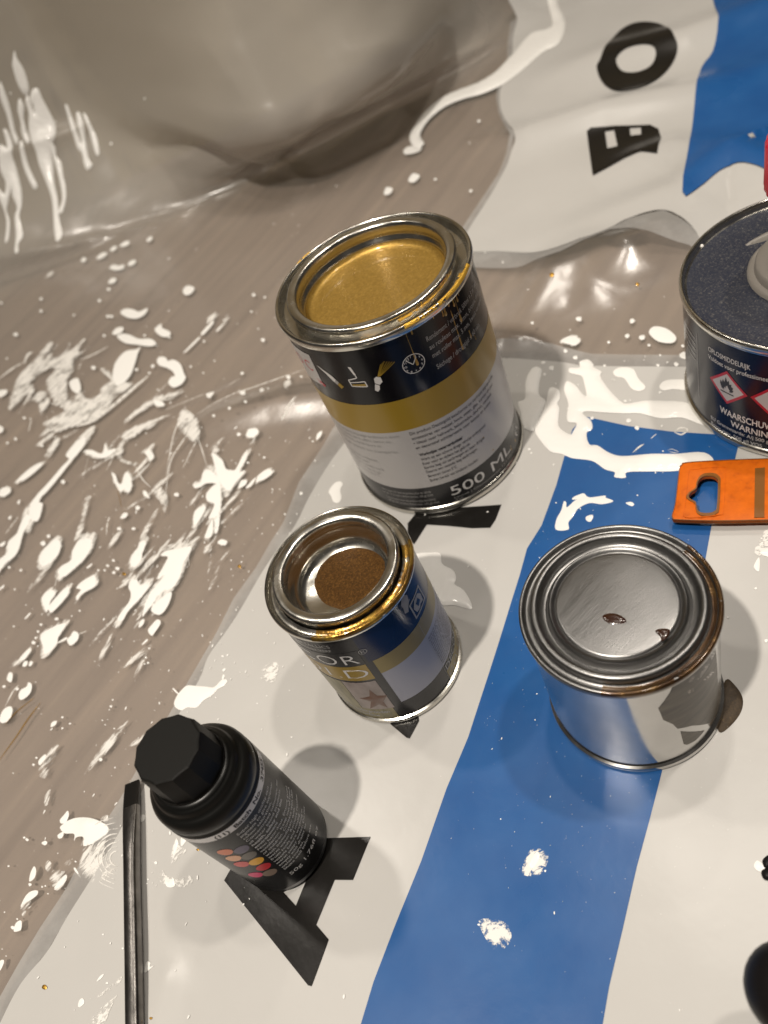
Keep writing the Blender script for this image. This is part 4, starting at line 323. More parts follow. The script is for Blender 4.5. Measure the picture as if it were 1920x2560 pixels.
def inside(pts, loops):
    pts = np.asarray(pts, float); c = np.zeros(len(pts), bool)
    for P in loops:
        Q = np.roll(P, -1, 0)
        for (x0, y0), (x1, y1) in zip(P, Q):
            if y0 == y1: continue
            hit = ((y0 > pts[:, 1]) != (y1 > pts[:, 1])) & (pts[:, 0] < (x1 - x0) * (pts[:, 1] - y0) / (y1 - y0) + x0)
            c ^= hit
    return c
def edge_dist(pts, loops):
    d = np.full(len(pts), 1e9)
    for P in loops:
        Q = np.roll(P, -1, 0)
        for a, b in zip(P, Q):
            ab = b - a; t = np.clip(((pts - a) @ ab) / (ab @ ab + 1e-12), 0, 1)
            d = np.minimum(d, np.hypot(*(pts - a - t[:, None] * ab).T))
    return d
def fill(loops, g):
    """triangulated region between closed loops with inner points on a hexagonal grid of pitch g"""
    loops = [resample(P, g) for P in loops]
    A = loops[0]; x0, y0 = A.min(0); x1, y1 = A.max(0)
    gx = np.arange(x0 + g * .5, x1, g); gy = np.arange(y0 + g * .5, y1, g * .866)
    X, Y = np.meshgrid(gx, gy); X = X + (np.arange(len(gy)) % 2)[:, None] * g * .5
    I = np.stack([X.ravel(), Y.ravel()], 1)
    if len(I):
        I = I[inside(I, loops)]
    if len(I):
        I = I[edge_dist(I, loops) > g * .45]
    V_ = np.concatenate(loops + ([I] if len(I) else [])); E_ = []; o = 0
    for P in loops:
        n = len(P); E_ += [(o + i, o + (i + 1) % n) for i in range(n)]; o += n
    vs, es, fs, ov, oe, of = delaunay_2d_cdt([Vector(v) for v in V_], E_, [], 0, 1e-5)
    vs = np.array([tuple(v) for v in vs]); fs = [tuple(f) for f in fs]
    if not fs: return vs, fs, loops
    C_ = np.array([vs[list(f)].mean(0) for f in fs]); ok = inside(C_, loops)
    def ar(f):
        a, b, c = vs[f[0]], vs[f[1]], vs[f[2]]
        return abs((b[0] - a[0]) * (c[1] - a[1]) - (b[1] - a[1]) * (c[0] - a[0])) / (max(np.hypot(*(b - a)), np.hypot(*(c - b)), np.hypot(*(a - c))) ** 2 + 1e-12)
    return vs, [f for f, k in zip(fs, ok) if k and ar(f) > .02], loops
def area(P):
    x, y = np.asarray(P, float).T; return abs(.5 * np.sum(x * np.roll(y, -1) - y * np.roll(x, -1)))
def flat_on_sheet(name, loops, mat, parent, lift, g, round_=True, dome=0, width=1.0, sub=4, rim=0):
    loops = [np.array(P, float) / 10 for P in loops]
    if round_: loops = [rounded(P, sub) for P in loops]
    vs, fs, lp = fill(loops, g)
    if not fs: return None
    d = edge_dist(vs, lp) if dome else np.zeros(len(vs))
    h = lift + dome * (1 - np.exp(-d / width))
    if dome > .3:
        h = h + .12 * dome * np.sin(vs[:, 0] * .9 + 1.3 * np.sin(vs[:, 1] * .7)) * np.sin(vs[:, 1] * 1.1) * (d > .05)
    o = from_arrays(name, sheet_map(vs, h), fs, mat, parent, uv=vs / 1000, sharp=0)
    if rim:
        at = o.data.attributes.new('rim', 'FLOAT', 'POINT'); at.data.foreach_set('value', np.clip(edge_dist(vs, lp) / rim, 0, 1))
    return o

def thing(name, label, cat, loc=(0, 0, 0), rot=(0, 0, 0), group=None):
    o = bpy.data.objects.new(name, None); o.empty_display_size = .02; col.objects.link(o); o.location = loc; o.rotation_euler = rot
    o['label'] = label; o['category'] = cat
    if group: o['group'] = group
    return o

# on a cylinder: x = angle (deg), y = height (mm)
def on_can(name, loops, mat, parent, rad, g=1.5, round_=False, dome=0, width=.5, sharp=0):
    k = math.pi / 180 * rad
    loops = [np.array([(a * k, z) for a, z in P]) for P in loops]
    if round_: loops = [rounded(P, 4) for P in loops]
    vs, fs, lp = fill(loops, g)
    if not fs: return None
    d = edge_dist(vs, lp) if dome else np.zeros(len(vs))
    r = rad + dome * (1 - np.exp(-d / width)); t = vs[:, 0] / rad
    V_ = np.stack([r * np.cos(t), r * np.sin(t), vs[:, 1]], 1) / 1000
    return from_arrays(name, V_, fs, mat, parent, uv=vs / 1000, sharp=sharp)
def band(name, a0, a1, z0, z1, mat, parent, rad):
    return on_can(name, [[(a0, z0), (a1, z0), (a1, z1), (a0, z1)]], mat, parent, rad, g=2.0)
def text_mesh(s, size, bold=0, shear=0, spacing=1.0):
    cu = bpy.data.curves.new('lettering', 'FONT'); cu.body = s; cu.size = size; cu.offset = bold; cu.shear = shear; cu.resolution_u = 3; cu.space_character = spacing
    o = bpy.data.objects.new('lettering', cu); col.objects.link(o)
    dg = bpy.context.evaluated_depsgraph_get(); dg.update()
    me = bpy.data.meshes.new_from_object(o.evaluated_get(dg))
    bpy.data.objects.remove(o); bpy.data.curves.remove(cu)
    V_ = np.array([v.co[:2] for v in me.vertices]).reshape(-1, 2); F_ = [tuple(p.vertices) for p in me.polygons]
    bpy.data.meshes.remove(me); return V_, F_
def text_on_can(name, lines, mat, parent, rad, bold=0, shear=0, spacing=1.0):
    """lines: (text, angle of the left edge or None with right edge, baseline height mm, size mm[, target width mm])"""
    Vs, Fs, o = [], [], 0
    for s, a0, z, size, *wd in lines:
        V_, F_ = text_mesh(s, size, bold * size, shear, spacing)
        if not len(V_): continue
        x = V_[:, 0]
        if wd and wd[0]: x = (x - x.min()) * wd[0] / (x.max() - x.min())
        if len(wd) > 1 and wd[1] == 'R': x = x - x.max()
        t = np.radians(a0) + x / rad
        Vs.append(np.stack([rad * np.cos(t), rad * np.sin(t), z + V_[:, 1]], 1) / 1000)
        Fs += [tuple(i + o for i in f) for f in F_]; o += len(V_)
    return from_arrays(name, np.concatenate(Vs), Fs, mat, parent, smooth=False)
def bar_mesh(name, path, secs, mat, parent, n=20):
    """loft: path points (m), secs (half width, half height, squareness) per point"""
    V_, F_ = [], []
    for i, (p, (hw, hh, sq)) in enumerate(zip(path, secs)):
        p = Vector(p); t = (Vector(path[min(i + 1, len(path) - 1)]) - Vector(path[max(i - 1, 0)])).normalized()
        side = Vector((0, 0, 1)).cross(t).normalized(); upv = t.cross(side)
        for k in range(n):
            a = 2 * math.pi * k / n; c_, s_ = math.cos(a), math.sin(a)
            c_ = math.copysign(abs(c_) ** sq, c_); s_ = math.copysign(abs(s_) ** sq, s_)
            V_.append(p + side * hw * c_ + upv * hh * s_)
    m = len(path)
    for i in range(m - 1):
        for k in range(n):
            q = (k + 1) % n; F_.append((i * n + k, i * n + q, (i + 1) * n + q, (i + 1) * n + k))
    F_.append(tuple(range(n))[::-1]); F_.append(tuple((m - 1) * n + k for k in range(n)))
    return from_arrays(name, V_, F_, mat, parent, sharp=45)
def plate(name, outer, holes, z0, z1, mat, parent, round_=1, g=4.0, bevel=.4, edge_mat=None):
    """flat plate with thickness: loops in tenths of mm"""
    loops = [np.array(P, float) / 10 for P in [outer] + holes]
    if round_: loops = [rounded(P, 4) for P in loops]
    vs, fs, lp = fill(loops, g)
    d = edge_dist(vs, lp); n = len(vs)
    top = np.c_[vs, np.where(d < .05, z1 - bevel, z1)]; bot = np.c_[vs, np.full(n, z0)]
    F_ = list(fs) + [tuple(i + n for i in f[::-1]) for f in fs]
    cnt = {}
    for f in fs:
        for a, b in zip(f, f[1:] + f[:1]): cnt[(a, b)] = 1
    for (a, b) in list(cnt):
        if (b, a) not in cnt: F_.append((b, a, a + n, b + n))
    return from_arrays(name, np.concatenate([top, bot]) / 1000, F_, mat, parent, sharp=35)

# ------------------------------------------------------------------ setting: floor and wall under the sheet
V_, F_ = [], []
fl = from_arrays('floor', [(-3, -3, -.003), (3, -3, -.003), (3, 3, -.003), (-3, 3, -.003)], [(0, 1, 2, 3)], M['wood'], smooth=False); fl['kind'] = 'structure'
xs = np.arange(-420, 760, 20.0); wy = crease(xs) + 128
V_ = [(x / 1000, y / 1000, -.003) for x, y in zip(xs, wy)] + [(x / 1000, y / 1000, .9) for x, y in zip(xs, wy)]
F_ = [(i, i + 1, i + 1 + len(xs), i + len(xs)) for i in range(len(xs) - 1)]
wl = from_arrays('wall', V_, F_, M['plaster']); wl['kind'] = 'structure'

# ------------------------------------------------------------------ the plastic sheet with its print and the paint on it
sh = thing('plastic_sheet', 'crumpled clear plastic sheet with white and blue print, spread over floor and wall', 'plastic sheet')
aa = np.arange(-415, 755, 3.0); ss = np.arange(-130, 1070, 3.0)
A_, S_ = np.meshgrid(aa, ss, indexing='ij'); S_ = S_ + (crease(A_) - 662) * sstep(S_, 540, 662)
P_ = sheet(A_, S_, BUMPS_).reshape(-1, 3) / 1000
na, ns = A_.shape; I = np.arange(na * ns).reshape(na, ns)
F_ = np.stack([I[:-1, :-1], I[1:, :-1], I[1:, 1:], I[:-1, 1:]], -1).reshape(-1, 4)
me = bpy.data.meshes.new('clear_film'); me.from_pydata(P_.tolist(), [], F_.tolist())
at = me.attributes.new('cloudy', 'FLOAT', 'POINT')                     # the hanging part is doubled over and cloudier
uu_ = S_ - crease(A_); at.data.foreach_set('value', (.15 + .33 * sstep(uu_, -40, 50) * (1 - .8 * sstep(A_, 230, 330))).ravel())
link('clear_film', me, M['film'], sh, sharp=0)

flat_on_sheet('white_print', [WHITE_LOW], M['white'], sh, .2, 3.0)
flat_on_sheet('print_margin', [STRIP_LOW], M['strip'], sh, .16, 4.0, round_=False)
flat_on_sheet('blue_stripe', [BLUE_LOW], M['blue'], sh, .35, 4.0, round_=False)
flat_on_sheet('white_print', [WHITE_UP], M['white'], sh, .7, 2.2)
flat_on_sheet('print_margin', [STRIP_UP], M['strip'], sh, .5, 2.2, round_=False)
flat_on_sheet('blue_stripe', [BLUE_UP], M['blue'], sh, 1.5, 2.2, sub=3)
for L in (LETTER_A, LETTER_M, LETTER_N): flat_on_sheet('printed_letter', L, M['black'], sh, .5, 3.0, round_=False)
flat_on_sheet('printed_letter', LETTER_O, M['black'], sh, 1.6, 2.2)
flat_on_sheet('printed_letter', LETTER_P, M['black'], sh, 1.6, 2.2, round_=False)

PRINTED = [np.array(P, float) for P in (WHITE_LOW, WHITE_UP)]
def on_print(P):
    c_ = np.array(P, float).mean(0)[None]
    return inside(c_, PRINTED[:1])[0] or inside(c_, PRINTED[1:])[0]
for P in SMEAR: flat_on_sheet('paint_smear', [P], M['flake' if on_print(P) else 'smear'], sh, .42 if on_print(P) else .2, 1.2, rim=2.5)
for P in SPLASH:
    ar = area(P) / 100; g = min(2.2, max(.45, math.sqrt(ar) / 7))
    flat_on_sheet('paint_splash', [P], M['paint'], sh, .4 if on_print(P) else .12, g, dome=.22, width=1.0)
    if ar > 12 and not on_print(P) and 2900 < np.mean([p[1] for p in P]) < 4600:                       # the thin milky margin where the paint dried
        Q = np.array(P, float); c_ = Q.mean(0); u_ = np.array([math.cos(R(38)), math.sin(R(38))]); e_ = (Q - c_) @ u_
        flat_on_sheet('thin_film', [(c_ + (Q - c_) * 1.12 + (e_ * .18)[:, None] * u_).tolist()], M['smear'], sh, .07, max(g, 1.2), rim=2.0)
for P in STROKE:
    flat_on_sheet('paint_streak', [P], M['thread'], sh, .42 if on_print(P) else .2, 1.0, dome=.1, width=.4)
rs_ = random.Random(3)
for _ in range(34):
    a, q, L, wd, an = rs_.gauss(-118, 42), rs_.gauss(325, 52), rs_.uniform(4, 17), rs_.uniform(.7, 2.6), R(rs_.gauss(38, 16))
    P = [(10 * (a + x * L * math.cos(an) - y * wd * math.sin(an)), 10 * (q + x * L * math.sin(an) + y * wd * math.cos(an))) for x, y in ((-1, 0), (-.5, .7), (0, 1), (.6, .6), (1, .1), (.5, -.6), (-.1, -.9), (-.6, -.6))]
    if not on_print(P): flat_on_sheet('paint_smear', [P], M['smear'], sh, .2, 1.2, rim=2.0)
for P in WALL_DRIP: flat_on_sheet('paint_drip', [P], M['paint'], sh, .5, 1.6, dome=1.6, width=2.0)
o = flat_on_sheet('paint_trail', [TRAIL], M['paint'], sh, .9, 1.6, dome=1.6, width=2.0)
o = flat_on_sheet('paint_ring', [RING], M['paint'], sh, .5, 1.6, dome=.8, width=1.2); o['label'] = 'curved white paint ring left by a can'
flat_on_sheet('paint_splash', [RING_TAIL], M['paint'], sh, .4, 1.2, dome=.9, width=1.2)
flat_on_sheet('paint_puddle', [PUDDLE], M['paint'], sh, .4, 1.2, dome=1.1, width=1.4)
dots = sorted(DOT, key=area, reverse=True)
for P in dots: flat_on_sheet('paint_drop', [P], M['paint'], sh, .42 if on_print(P) else .12, max(.35, math.sqrt(area(P) / 100) / 4), dome=.35, width=.6, sub=2)
for P in GOLD_LINE: flat_on_sheet('gold_streak', [P], M['gold'], sh, .6, .8)
for P in GOLD_DOT: flat_on_sheet('gold_drop', [P], M['gold'], sh, .55, .5, dome=.4, width=.5, sub=2)
o = flat_on_sheet('bronze_puddle', [BROWN], M['puddle'], sh, .35, 1.0, dome=.5, width=1.5)
for P in DARK: flat_on_sheet('dark_crumb', [P], M['rubber'], sh, .6, .6, dome=1.2, width=.8)
# fine spatter: thousands of specks nobody could count
rng = random.Random(7)
V_, F_ = [], []
def speck(a, s, r, st=1.0, ang=0, lift=.95):
    o_ = len(V_); n = 6
    for k in range(n):
        t = 2 * math.pi * k / n; x, y = r * st * math.cos(t), r * math.sin(t)
        V_.append((a + x * math.cos(ang) - y * math.sin(ang), s + x * math.sin(ang) + y * math.cos(ang)))
    F_.append(tuple(range(o_, o_ + n)))
for cx, cy, sx, sy, n_, rm in ((-130, 330, 45, 60, 200, .4), (-70, 290, 45, 60, 220, .4), (-170, 230, 45, 60, 60, .4), (-140, 160, 30, 40, 90, .35), (150, 230, 60, 60, 150, .4), (0, 150, 110, 80, 90, .28), (60, 420, 110, 90, 90, .5), (-40, 470, 80, 60, 100, .5), (40, 110, 25, 45, 260, .085), (10, 90, 25, 40, 260, .08), (70, 180, 20, 30, 110, .09)):
    for _ in range(n_):
        speck(rng.gauss(cx, sx), rng.gauss(cy, sy), rm * (rng.random() ** 2 + .15), 1 + rng.random() * 1.6, 1.0 + rng.gauss(0, .4))
o = from_arrays('paint_spatter', sheet_map(V_, .62), F_, M['paint'], sh, smooth=False); o['kind'] = 'stuff'

# ------------------------------------------------------------------ cans
def seam(top, Rr, H, w=1.3):
    if top: return [(Rr - w, H - 3.9), (Rr - .25, H - 3.4), (Rr, H - 2.4), (Rr, H - 1.1), (Rr - .35, H - .3), (Rr - .9, H), (Rr - 1.5, H - .2), (Rr - 1.9, H - .9), (Rr - 2.2, H - 2.2)]
    return [(Rr - w, 3.6), (Rr - .3, 3.2), (Rr, 2.4), (Rr, 1.0), (Rr - .35, .25), (Rr - 1.0, 0), (Rr - 1.9, .4), (Rr - 2.4, 1.6), (0, 1.8)]
Z0 = .0005
def can(key, name, label, cat='paint can'):
    x, y, r, h = CANS[key]
    return thing(name, label, cat, (x, y, Z0)), r * 1000, h * 1000

# --- open 500 ml can of gold paint
t, Rr, H = can('big', 'paint_can', 'tall open tin of gold paint with black, gold and white label reading 500 ML')
lathe('body', [(Rr - 1.3, 3.5), (Rr - 1.3, H - 3.8)], M['tin_body'], t)
lathe('bottom_rim', seam(0, Rr, H), M['tin'], t)
lathe('top_rim', seam(1, Rr, H) + [(Rr - 3.0, H - 3.8), (Rr - 5.4, H - 4.1), (Rr - 7.6, H - 4.0)], M['tin'], t)
lathe('mouth_ring', [(Rr - 7.4, H - 4.0), (Rr - 7.4, H - 1.2), (Rr - 6.2, H - .4), (Rr - 6.1, H + .9), (Rr - 6.4, H + 1.5), (Rr - 7.0, H + 1.85), (Rr - 9.5, H + 1.65), (Rr - 10.2, H + 1.1), (Rr - 10.5, H - .4), (Rr - 10.6, H - 3.0), (Rr - 10.1, H - 3.6), (Rr - 10.2, H - 4.3), (Rr - 11.2, H - 5.2), (Rr - 11.6, H - 6.2), (Rr - 11.7, H - 10)], M['tin'], t, n=144)
lathe('gold_paint', [(0, 98.3), (Rr - 15.5, 98.3), (Rr - 13.4, 98.6), (Rr - 12.3, 99.3), (Rr - 11.7, 100.4)], M['gold_liquid'], t)
rb = Rr - 1.3
band('label', -275, 85, 2.6 + 1, 104.6 - 2.2, M['label_black'], t, rb + .06)
band('gold_band', -275, 85, 56.2, 73.4, M['label_gold'], t, rb + .12)
band('white_panel', -275, 85, 18.4, 56.2, M['label_white'], t, rb + .12)
band('grey_band', -275, 85, 3.7, 18.4, M['label_grey'], t, rb + .12)
rt_ = rb + .2
text_on_can('printed_text', [('500 ML', -102.2, 8.8, 8.6, 37)], M['ink_white'], t, rt_)
text_on_can('printed_text', [('\u212e', -40.5, 8.0, 9)], M['ink_white'], t, rt_)
text_on_can('printed_text', [('Rendement / verbruik 500ml = 5 m\u00b2 max.', -83.2, 94.4, 3.4, 37), ('au rouleau max. 5 mm, brosse, dilu\u00e9', -83.2, 90.2, 3.4, 36), ('met roller max. 5 mm, kwast verdund', -83.2, 86.0, 3.4, 36.5), ('S\u00e9chage / droogtijd \u00b1 60 min.', -83.0, 80.0, 3.4, 28)], M['ink_grey'], t, rt_)
dutch = [('Dit product Decorgold beschermt en verfraait blijvend alle', 54.3, 47), ('accessoires van metaal, hout, steen, glas, karton en pvc', 51.3, 45), ('\u2022 Ideaal voor hekwerk, balustrades, deuren, meubels', 48.3, 42), ('   en decoratief schilderwerk voor binnen en buiten', 45.3, 40), ('Werk op een schone droge vetvrije ondergrond', 37.6, 33), ('Roer voor en tijdens het gebruik.', 34.8, 23), ('Eerste laag vol aanbrengen en laten drogen', 32.0, 30.5), ('Daarna een tweede laag aanbrengen', 29.2, 25), ('Bewaren: boven 5\u00b0C', 26.2, 13.5), ('Buiten bereik van kinderen houden.', 23.2, 24)]
text_on_can('printed_text', [(s, -111.6, z - 1.4, 2.5, w_) for s, z, w_ in dutch], M['ink'], t, rt_)
text_on_can('printed_text', [('Werkwijze: waterverdunbaar', -111.4, 39.2, 2.5, 20.5)], M['ink'], t, rt_, bold=.03)
french = [('Decorgold permet de prot\u00e9ger durablement et d\u00e9corer', 54.3, 35.5), ('bois, pierre, verre, pl\u00e2tre, carton etc.', 51.4, 31), ('int\u00e9rieurs, ext\u00e9rieurs et', 48.4, 25), ('objets expos\u00e9s aux intemp\u00e9ries.', 44.6, 32), ('surface propre et d\u00e9graiss\u00e9e.', 37.5, 19), ('M\u00e9langer avant.', 34.5, 13), ('appliquer la premi\u00e8re couche', 31.5, 20), ('conserver hors du gel', 28.6, 17), ('au-dessus de 5\u00b0C.', 25.8, 16)]
text_on_can('printed_text', [(s, -167, z - 1.4, 2.5, w_) for s, z, w_ in french], M['ink_grey'], t, rt_)
text_on_can('printed_text', [('Valeur limite UE dans ce produit (Cat A/i 2010):', -150, 14.4, 2.0, 26), ('140 g/l. Ce produit contient au max. 130 g/l COV', -150, 12.0, 2.0, 26.5), ('Grenswaarde voor dit product (Cat A/i 2010):', -149, 8.6, 2.0, 26), ('140 g/l. Dit product bevat max. 130 g/l VOS', -149, 6.2, 2.0, 27)], M['ink_grey'], t, rt_)
text_on_can('printed_text', [('Linova | Diamantstraat 12 | NL', -101.5, 6.2, 1.7, 36), ('Tel.', -101.3, 4.3, 1.7, 4)], M['ink_grey'], t, rt_)
# icons: brush, roller, spray head, clock and part of a white picture box
def icon(name, loops, mat, rnd=False): on_can(name, loops, mat, t, rt_, g=1.2, round_=rnd)
def seg(a0, z0, a1, z1, wz, k=rb * math.pi / 180):
    dx, dz = (a1 - a0) * k, z1 - z0; L = math.hypot(dx, dz); nx, nz = -dz / L * wz / 2, dx / L * wz / 2
    return [(a0 + nx / k, z0 + nz), (a1 + nx / k, z1 + nz), (a1 - nx / k, z1 - nz), (a0 - nx / k, z0 - nz)]
icon('brush_icon', [[(-152, 93.3), (-150.6, 92.8), (-145.6, 90.4), (-143.4, 89.0), (-141.6, 87.0), (-143.6, 85.4), (-145.6, 87.6), (-147, 89.4), (-150.6, 92.2)]], M['ink_white'])
icon('brush_icon', [[(-141.5, 86.9), (-140.3, 85.7), (-142.3, 84.2), (-143.5, 85.3)]], M['ink_grey']); icon('brush_icon', [[(-140.2, 85.6), (-138.2, 83.6), (-140.4, 82.2), (-142.2, 84.1)]], M['label_gold'])
icon('roller_icon', [[(-129.5, 94.6), (-127.8, 94.4), (-126.8, 90.3), (-128, 90.2)]], M['ink_white'])
for a in ((-127.3, 90.3, -127.2, 88.6), (-127.2, 88.6, -132.8, 87.6), (-132.8, 87.6, -132.4, 84.2), (-132.4, 86.2, -123.4, 86.4), (-123.4, 86.4, -123.2, 83.6), (-132.4, 84.2, -123.2, 83.6)): icon('roller_icon', [seg(*a, .5)], M['ink_white'])
icon('roller_icon', [[(-132, 85.2), (-123.8, 85.2), (-123.6, 83.9), (-131.6, 84.3)]], M['label_gold'])
icon('spray_icon', [[(-117.6, 87.2), (-116, 88), (-113.8, 87.2), (-113.8, 84.8), (-116, 83.6), (-118.2, 84.8)]], M['ink_white']); icon('spray_icon', [[(-118.4, 84.4), (-116.2, 83.2), (-117, 81.2), (-118.6, 80.2), (-119.9, 81.2)]], M['ink_white'])
for k in range(7): icon('spray_icon', [seg(-115.2 + k * .22, 87.8, -110.8 + k * 1.25, 94.4 - abs(k - 2) * .45, .22)], M['label_gold'])
cc, cz, cr = -94.2, 88.2, 4.6
kk = 180 / math.pi / rb
icon('clock_icon', [[(cc + (cr) * math.cos(q) * kk, cz + cr * math.sin(q)) for q in np.linspace(0, 6.283, 40, endpoint=False)], [(cc + (cr - .28) * math.cos(q) * kk, cz + (cr - .28) * math.sin(q)) for q in np.linspace(0, 6.283, 40, endpoint=False)]], M['ink_white'])
icon('clock_icon', [seg(cc - .5, cz - .2, cc - 3.6, cz + 3.0, .3)], M['ink_white']); icon('clock_icon', [seg(cc - .5, cz - .2, cc + 2.4, cz + 2.6, .3)], M['ink_white'])
text_on_can('printed_text', [(str(n), cc + (3.7 * math.sin(2 * math.pi * n / 12 - .55) - .55) * kk, cz + 3.7 * math.cos(2 * math.pi * n / 12 - .55) - .5, 1.4) for n in range(1, 13)], M['ink_white'], t, rt_)
icon('picture_box', [[(-178, 98.2), (-154.6, 98.2), (-155.8, 81.0), (-178, 79.0)]], M['label_white']); icon('picture_box', [seg(-178, 95.6, -154.8, 95.9, .7)], M['ink_grey'])
text_on_can('printed_text', [('C', -166, 88.0, 8.0), ('O', -177, 88, 8)], M['red'], t, rt_ + .05); icon('picture_box', [[(-160, 84), (-157, 83.6), (-153.5, 81.6), (-154.6, 80.3), (-159, 81.3)]], M['red'])
# gold drips down the label
def drip(a, z0, z1, w0, w1, parent=t, rad=rb + .1, mat='gold_liquid', name='paint_drip', lean=0):
    k = 180 / math.pi / rad; P = [(a - w0 * k, z0), (a + w0 * k, z0), (a + w0 * .8 * k + lean * .6, (z0 + z1) / 2), (a + w1 * k + lean, z1 + w1 * 1.4), (a + w1 * .7 * k + lean, z1 + .2), (a + lean, z1 - w1 * .3), (a - w1 * .7 * k + lean, z1 + .2), (a - w1 * k + lean, z1 + w1 * 1.4), (a - w0 * .8 * k + lean * .6, (z0 + z1) / 2)]
    return on_can(name, [P], M[mat], parent, rad, g=.5, round_=True, dome=.35, width=.4)
for a in ((-92.4, 104.0, 86.6, .12, .55), (-63.8, 98.2, 79.4, .22, .45), (-58.6, 103.2, 90.6, .16, .65), (-67.5, 103, 98.9, .5, .75), (-69.2, 103, 99.4, .3, .4), (-63.8, 103, 101.2, .5, .6), (-60.2, 103, 99.2, .35, .6), (-56.8, 103, 99.4, .4, .55), (-54.6, 103, 101, .2, .3), (-89.2, 102.9, 100.8, .35, .4), (-55.2, 84, 80.4, .3, .5), (-51.8, 79.6, 77.2, .12, .25), (-75.3, 102.6, 101.6, .2, .25), (-79, 56.6, 53.6, .2, .35), (-42, 14, 7.2, .25, .4), (-46, 9, 4.5, .2, .35), (-50, 11, 8, .25, .5), (-66, 22, 19.8, .25, .45), (-70, 33, 31, .2, .4)): drip(*a)
g1 = see_through(pbr('flaked_gold_paint', (.75, .44, .06), .3, metal=.65, bump=(1500, (1, 1, 1), 0, .8, .0006)), keep=1, scale=420, lo=.42, hi=.45, coords='Object')
def ring_skin(prof, d): return [(r + d * .5, z + d) for r, z in prof]
lathe('gold_flakes', ring_skin([(Rr, H - 1.3), (Rr - .35, H - .3), (Rr - .9, H), (Rr - 1.5, H - .2), (Rr - 1.9, H - .9), (Rr - 2.2, H - 2.2), (Rr - 3, H - 3.8), (Rr - 5.2, H - 4.1)], .12), g1, t, a0=-92, a1=-38)
lathe('inner_gold_band', [(Rr - 10.35, H + .2), (Rr - 10.45, H - .4), (Rr - 10.52, H - 2.4), (Rr - 10.5, H - 2.9)], M['gold_liquid'], t, a0=-10, a1=200)  # gold-coloured band around part of the mouth's inner wall
lathe('gold_flakes', ring_skin([(Rr - 1.0, H + .02), (Rr - 1.5, H - .2), (Rr - 1.9, H - .9)], .12), g1, t, a0=-122, a1=-92)
lathe('gold_flakes', ring_skin([(Rr - .9, H), (Rr - 1.5, H - .2)], .12), g1, t, a0=112, a1=124)

# --- small open can of bronze
t, Rr, H = can('small', 'paint_can', 'small open tin of brown bronze paint with a star picture on its label')
lathe('body', [(Rr - 1.0, 2.6), (Rr - 1.0, H - 2.8)], M['tin_body'], t)
lathe('bottom_rim', [(r, z) for r, z in [(Rr - 1.0, 2.7), (Rr - .2, 2.4), (Rr, 1.8), (Rr, .7), (Rr - .3, .2), (Rr - .8, 0), (Rr - 1.6, .4), (0, 1.2)]], M['tin'], t)
top = [(Rr - 1.0, H - 2.9), (Rr - .15, H - 2.5), (Rr, H - 1.7), (Rr, H - .8), (Rr - .3, H - .2), (Rr - .8, H), (Rr - 1.3, H - .3), (Rr - 1.6, H - 1.2), (Rr - 2.2, H - 2.0), (Rr - 3.4, H - 2.0), (Rr - 4.2, H - 1.4)]
lathe('top_rim', top, M['tin'], t)
lathe('mouth_ring', [(Rr - 4.6, H - 1.8), (Rr - 5.0, H - .4), (Rr - 4.5, H + 1.2), (Rr - 4.5, H + 2.2), (Rr - 4.8, H + 2.75), (Rr - 5.5, H + 3.0), (Rr - 7.9, H + 2.8), (Rr - 8.5, H + 2.4), (Rr - 8.8, H + 1.6), (Rr - 8.9, H - .8), (Rr - 8.5, H - 1.6), (Rr - 8.7, H - 2.4), (Rr - 9.2, H - 4.2), (Rr - 9.3, H - 6.2), (Rr - 9.6, H - 7.2), (Rr - 10.6, H - 9.0), (Rr - 12.4, H - 10.6), (0, H - 11.6)], M['tin'], t, n=144)
lp = [(p[0] / 10 - CANS['small'][0] * 1000, p[1] / 10 - CANS['small'][1] * 1000) for p in SMALL_PAINT]
def disc_shape(name, pts, z, mat, parent, dome=.3, g=.8, width=.6, clip=None):
    vs, fs, lp_ = fill([rounded(pts, 4)], g); d = edge_dist(vs, lp_)
    if clip:
        rr = np.hypot(*vs.T); vs = vs * np.minimum(1, clip / np.maximum(rr, 1e-6))[:, None]
    return from_arrays(name, np.c_[vs, z + dome * (1 - np.exp(-d / width))] / 1000, fs, mat, parent, sharp=0)
disc_shape('bronze_paint', lp, H - 11.0, M['brown_liquid'], t, dome=.5, clip=18.2)
rs = Rr - 1.0
band('label', -275, 85, 2.7, H - 3.1, M['label_grey'], t, rs + .05)
band('label_top', -101, 40, 47.9, H - 3.2, M['label_blue'], t, rs + .1)
band('gold_panel', -98, 30, 38.3, 47.9, M['label_gold_dull'], t, rs + .12)
band('lilac_panel', -98, 30, 14.3, 38.3, M['label_lilac'], t, rs + .12)
rt_ = rs + .2
band('name_panel', -200, -103.6, 47.4, 57.2, M['label_grey'], t, rs + .13); band('name_panel', -200, -104.2, 36.4, 47.3, M['label_gold'], t, rs + .13)
band('picture', -133.8, -105.4, 12.0, 35.0, M['photo_pink'], t, rs + .13); band('picture', -200, -134.2, 12, 35.0, M['photo_straw'], t, rs + .13); band('picture', -200, -107, 2.9, 12.0, M['photo_straw'], t, rs + .13)
on_can('star', [[(-114.3, 29.2), (-112.0, 23.6), (-104.6, 22.4), (-110.5, 18.4), (-110.6, 12.6), (-115.4, 16.4), (-126.0, 12.4), (-120.4, 19.2), (-129.0, 21.4), (-118.4, 23.4)]], M['star'], t, rs + .18, g=1.0, dome=.35, width=2.0)
text_on_can('printed_text', [('DECOR', -106.5, 49.0, 9.4, 40, 'R'), ('GOLD', -106.0, 38.6, 9.4, 41, 'R')], M['ink_white'], t, rt_, bold=-.012, spacing=1.1)
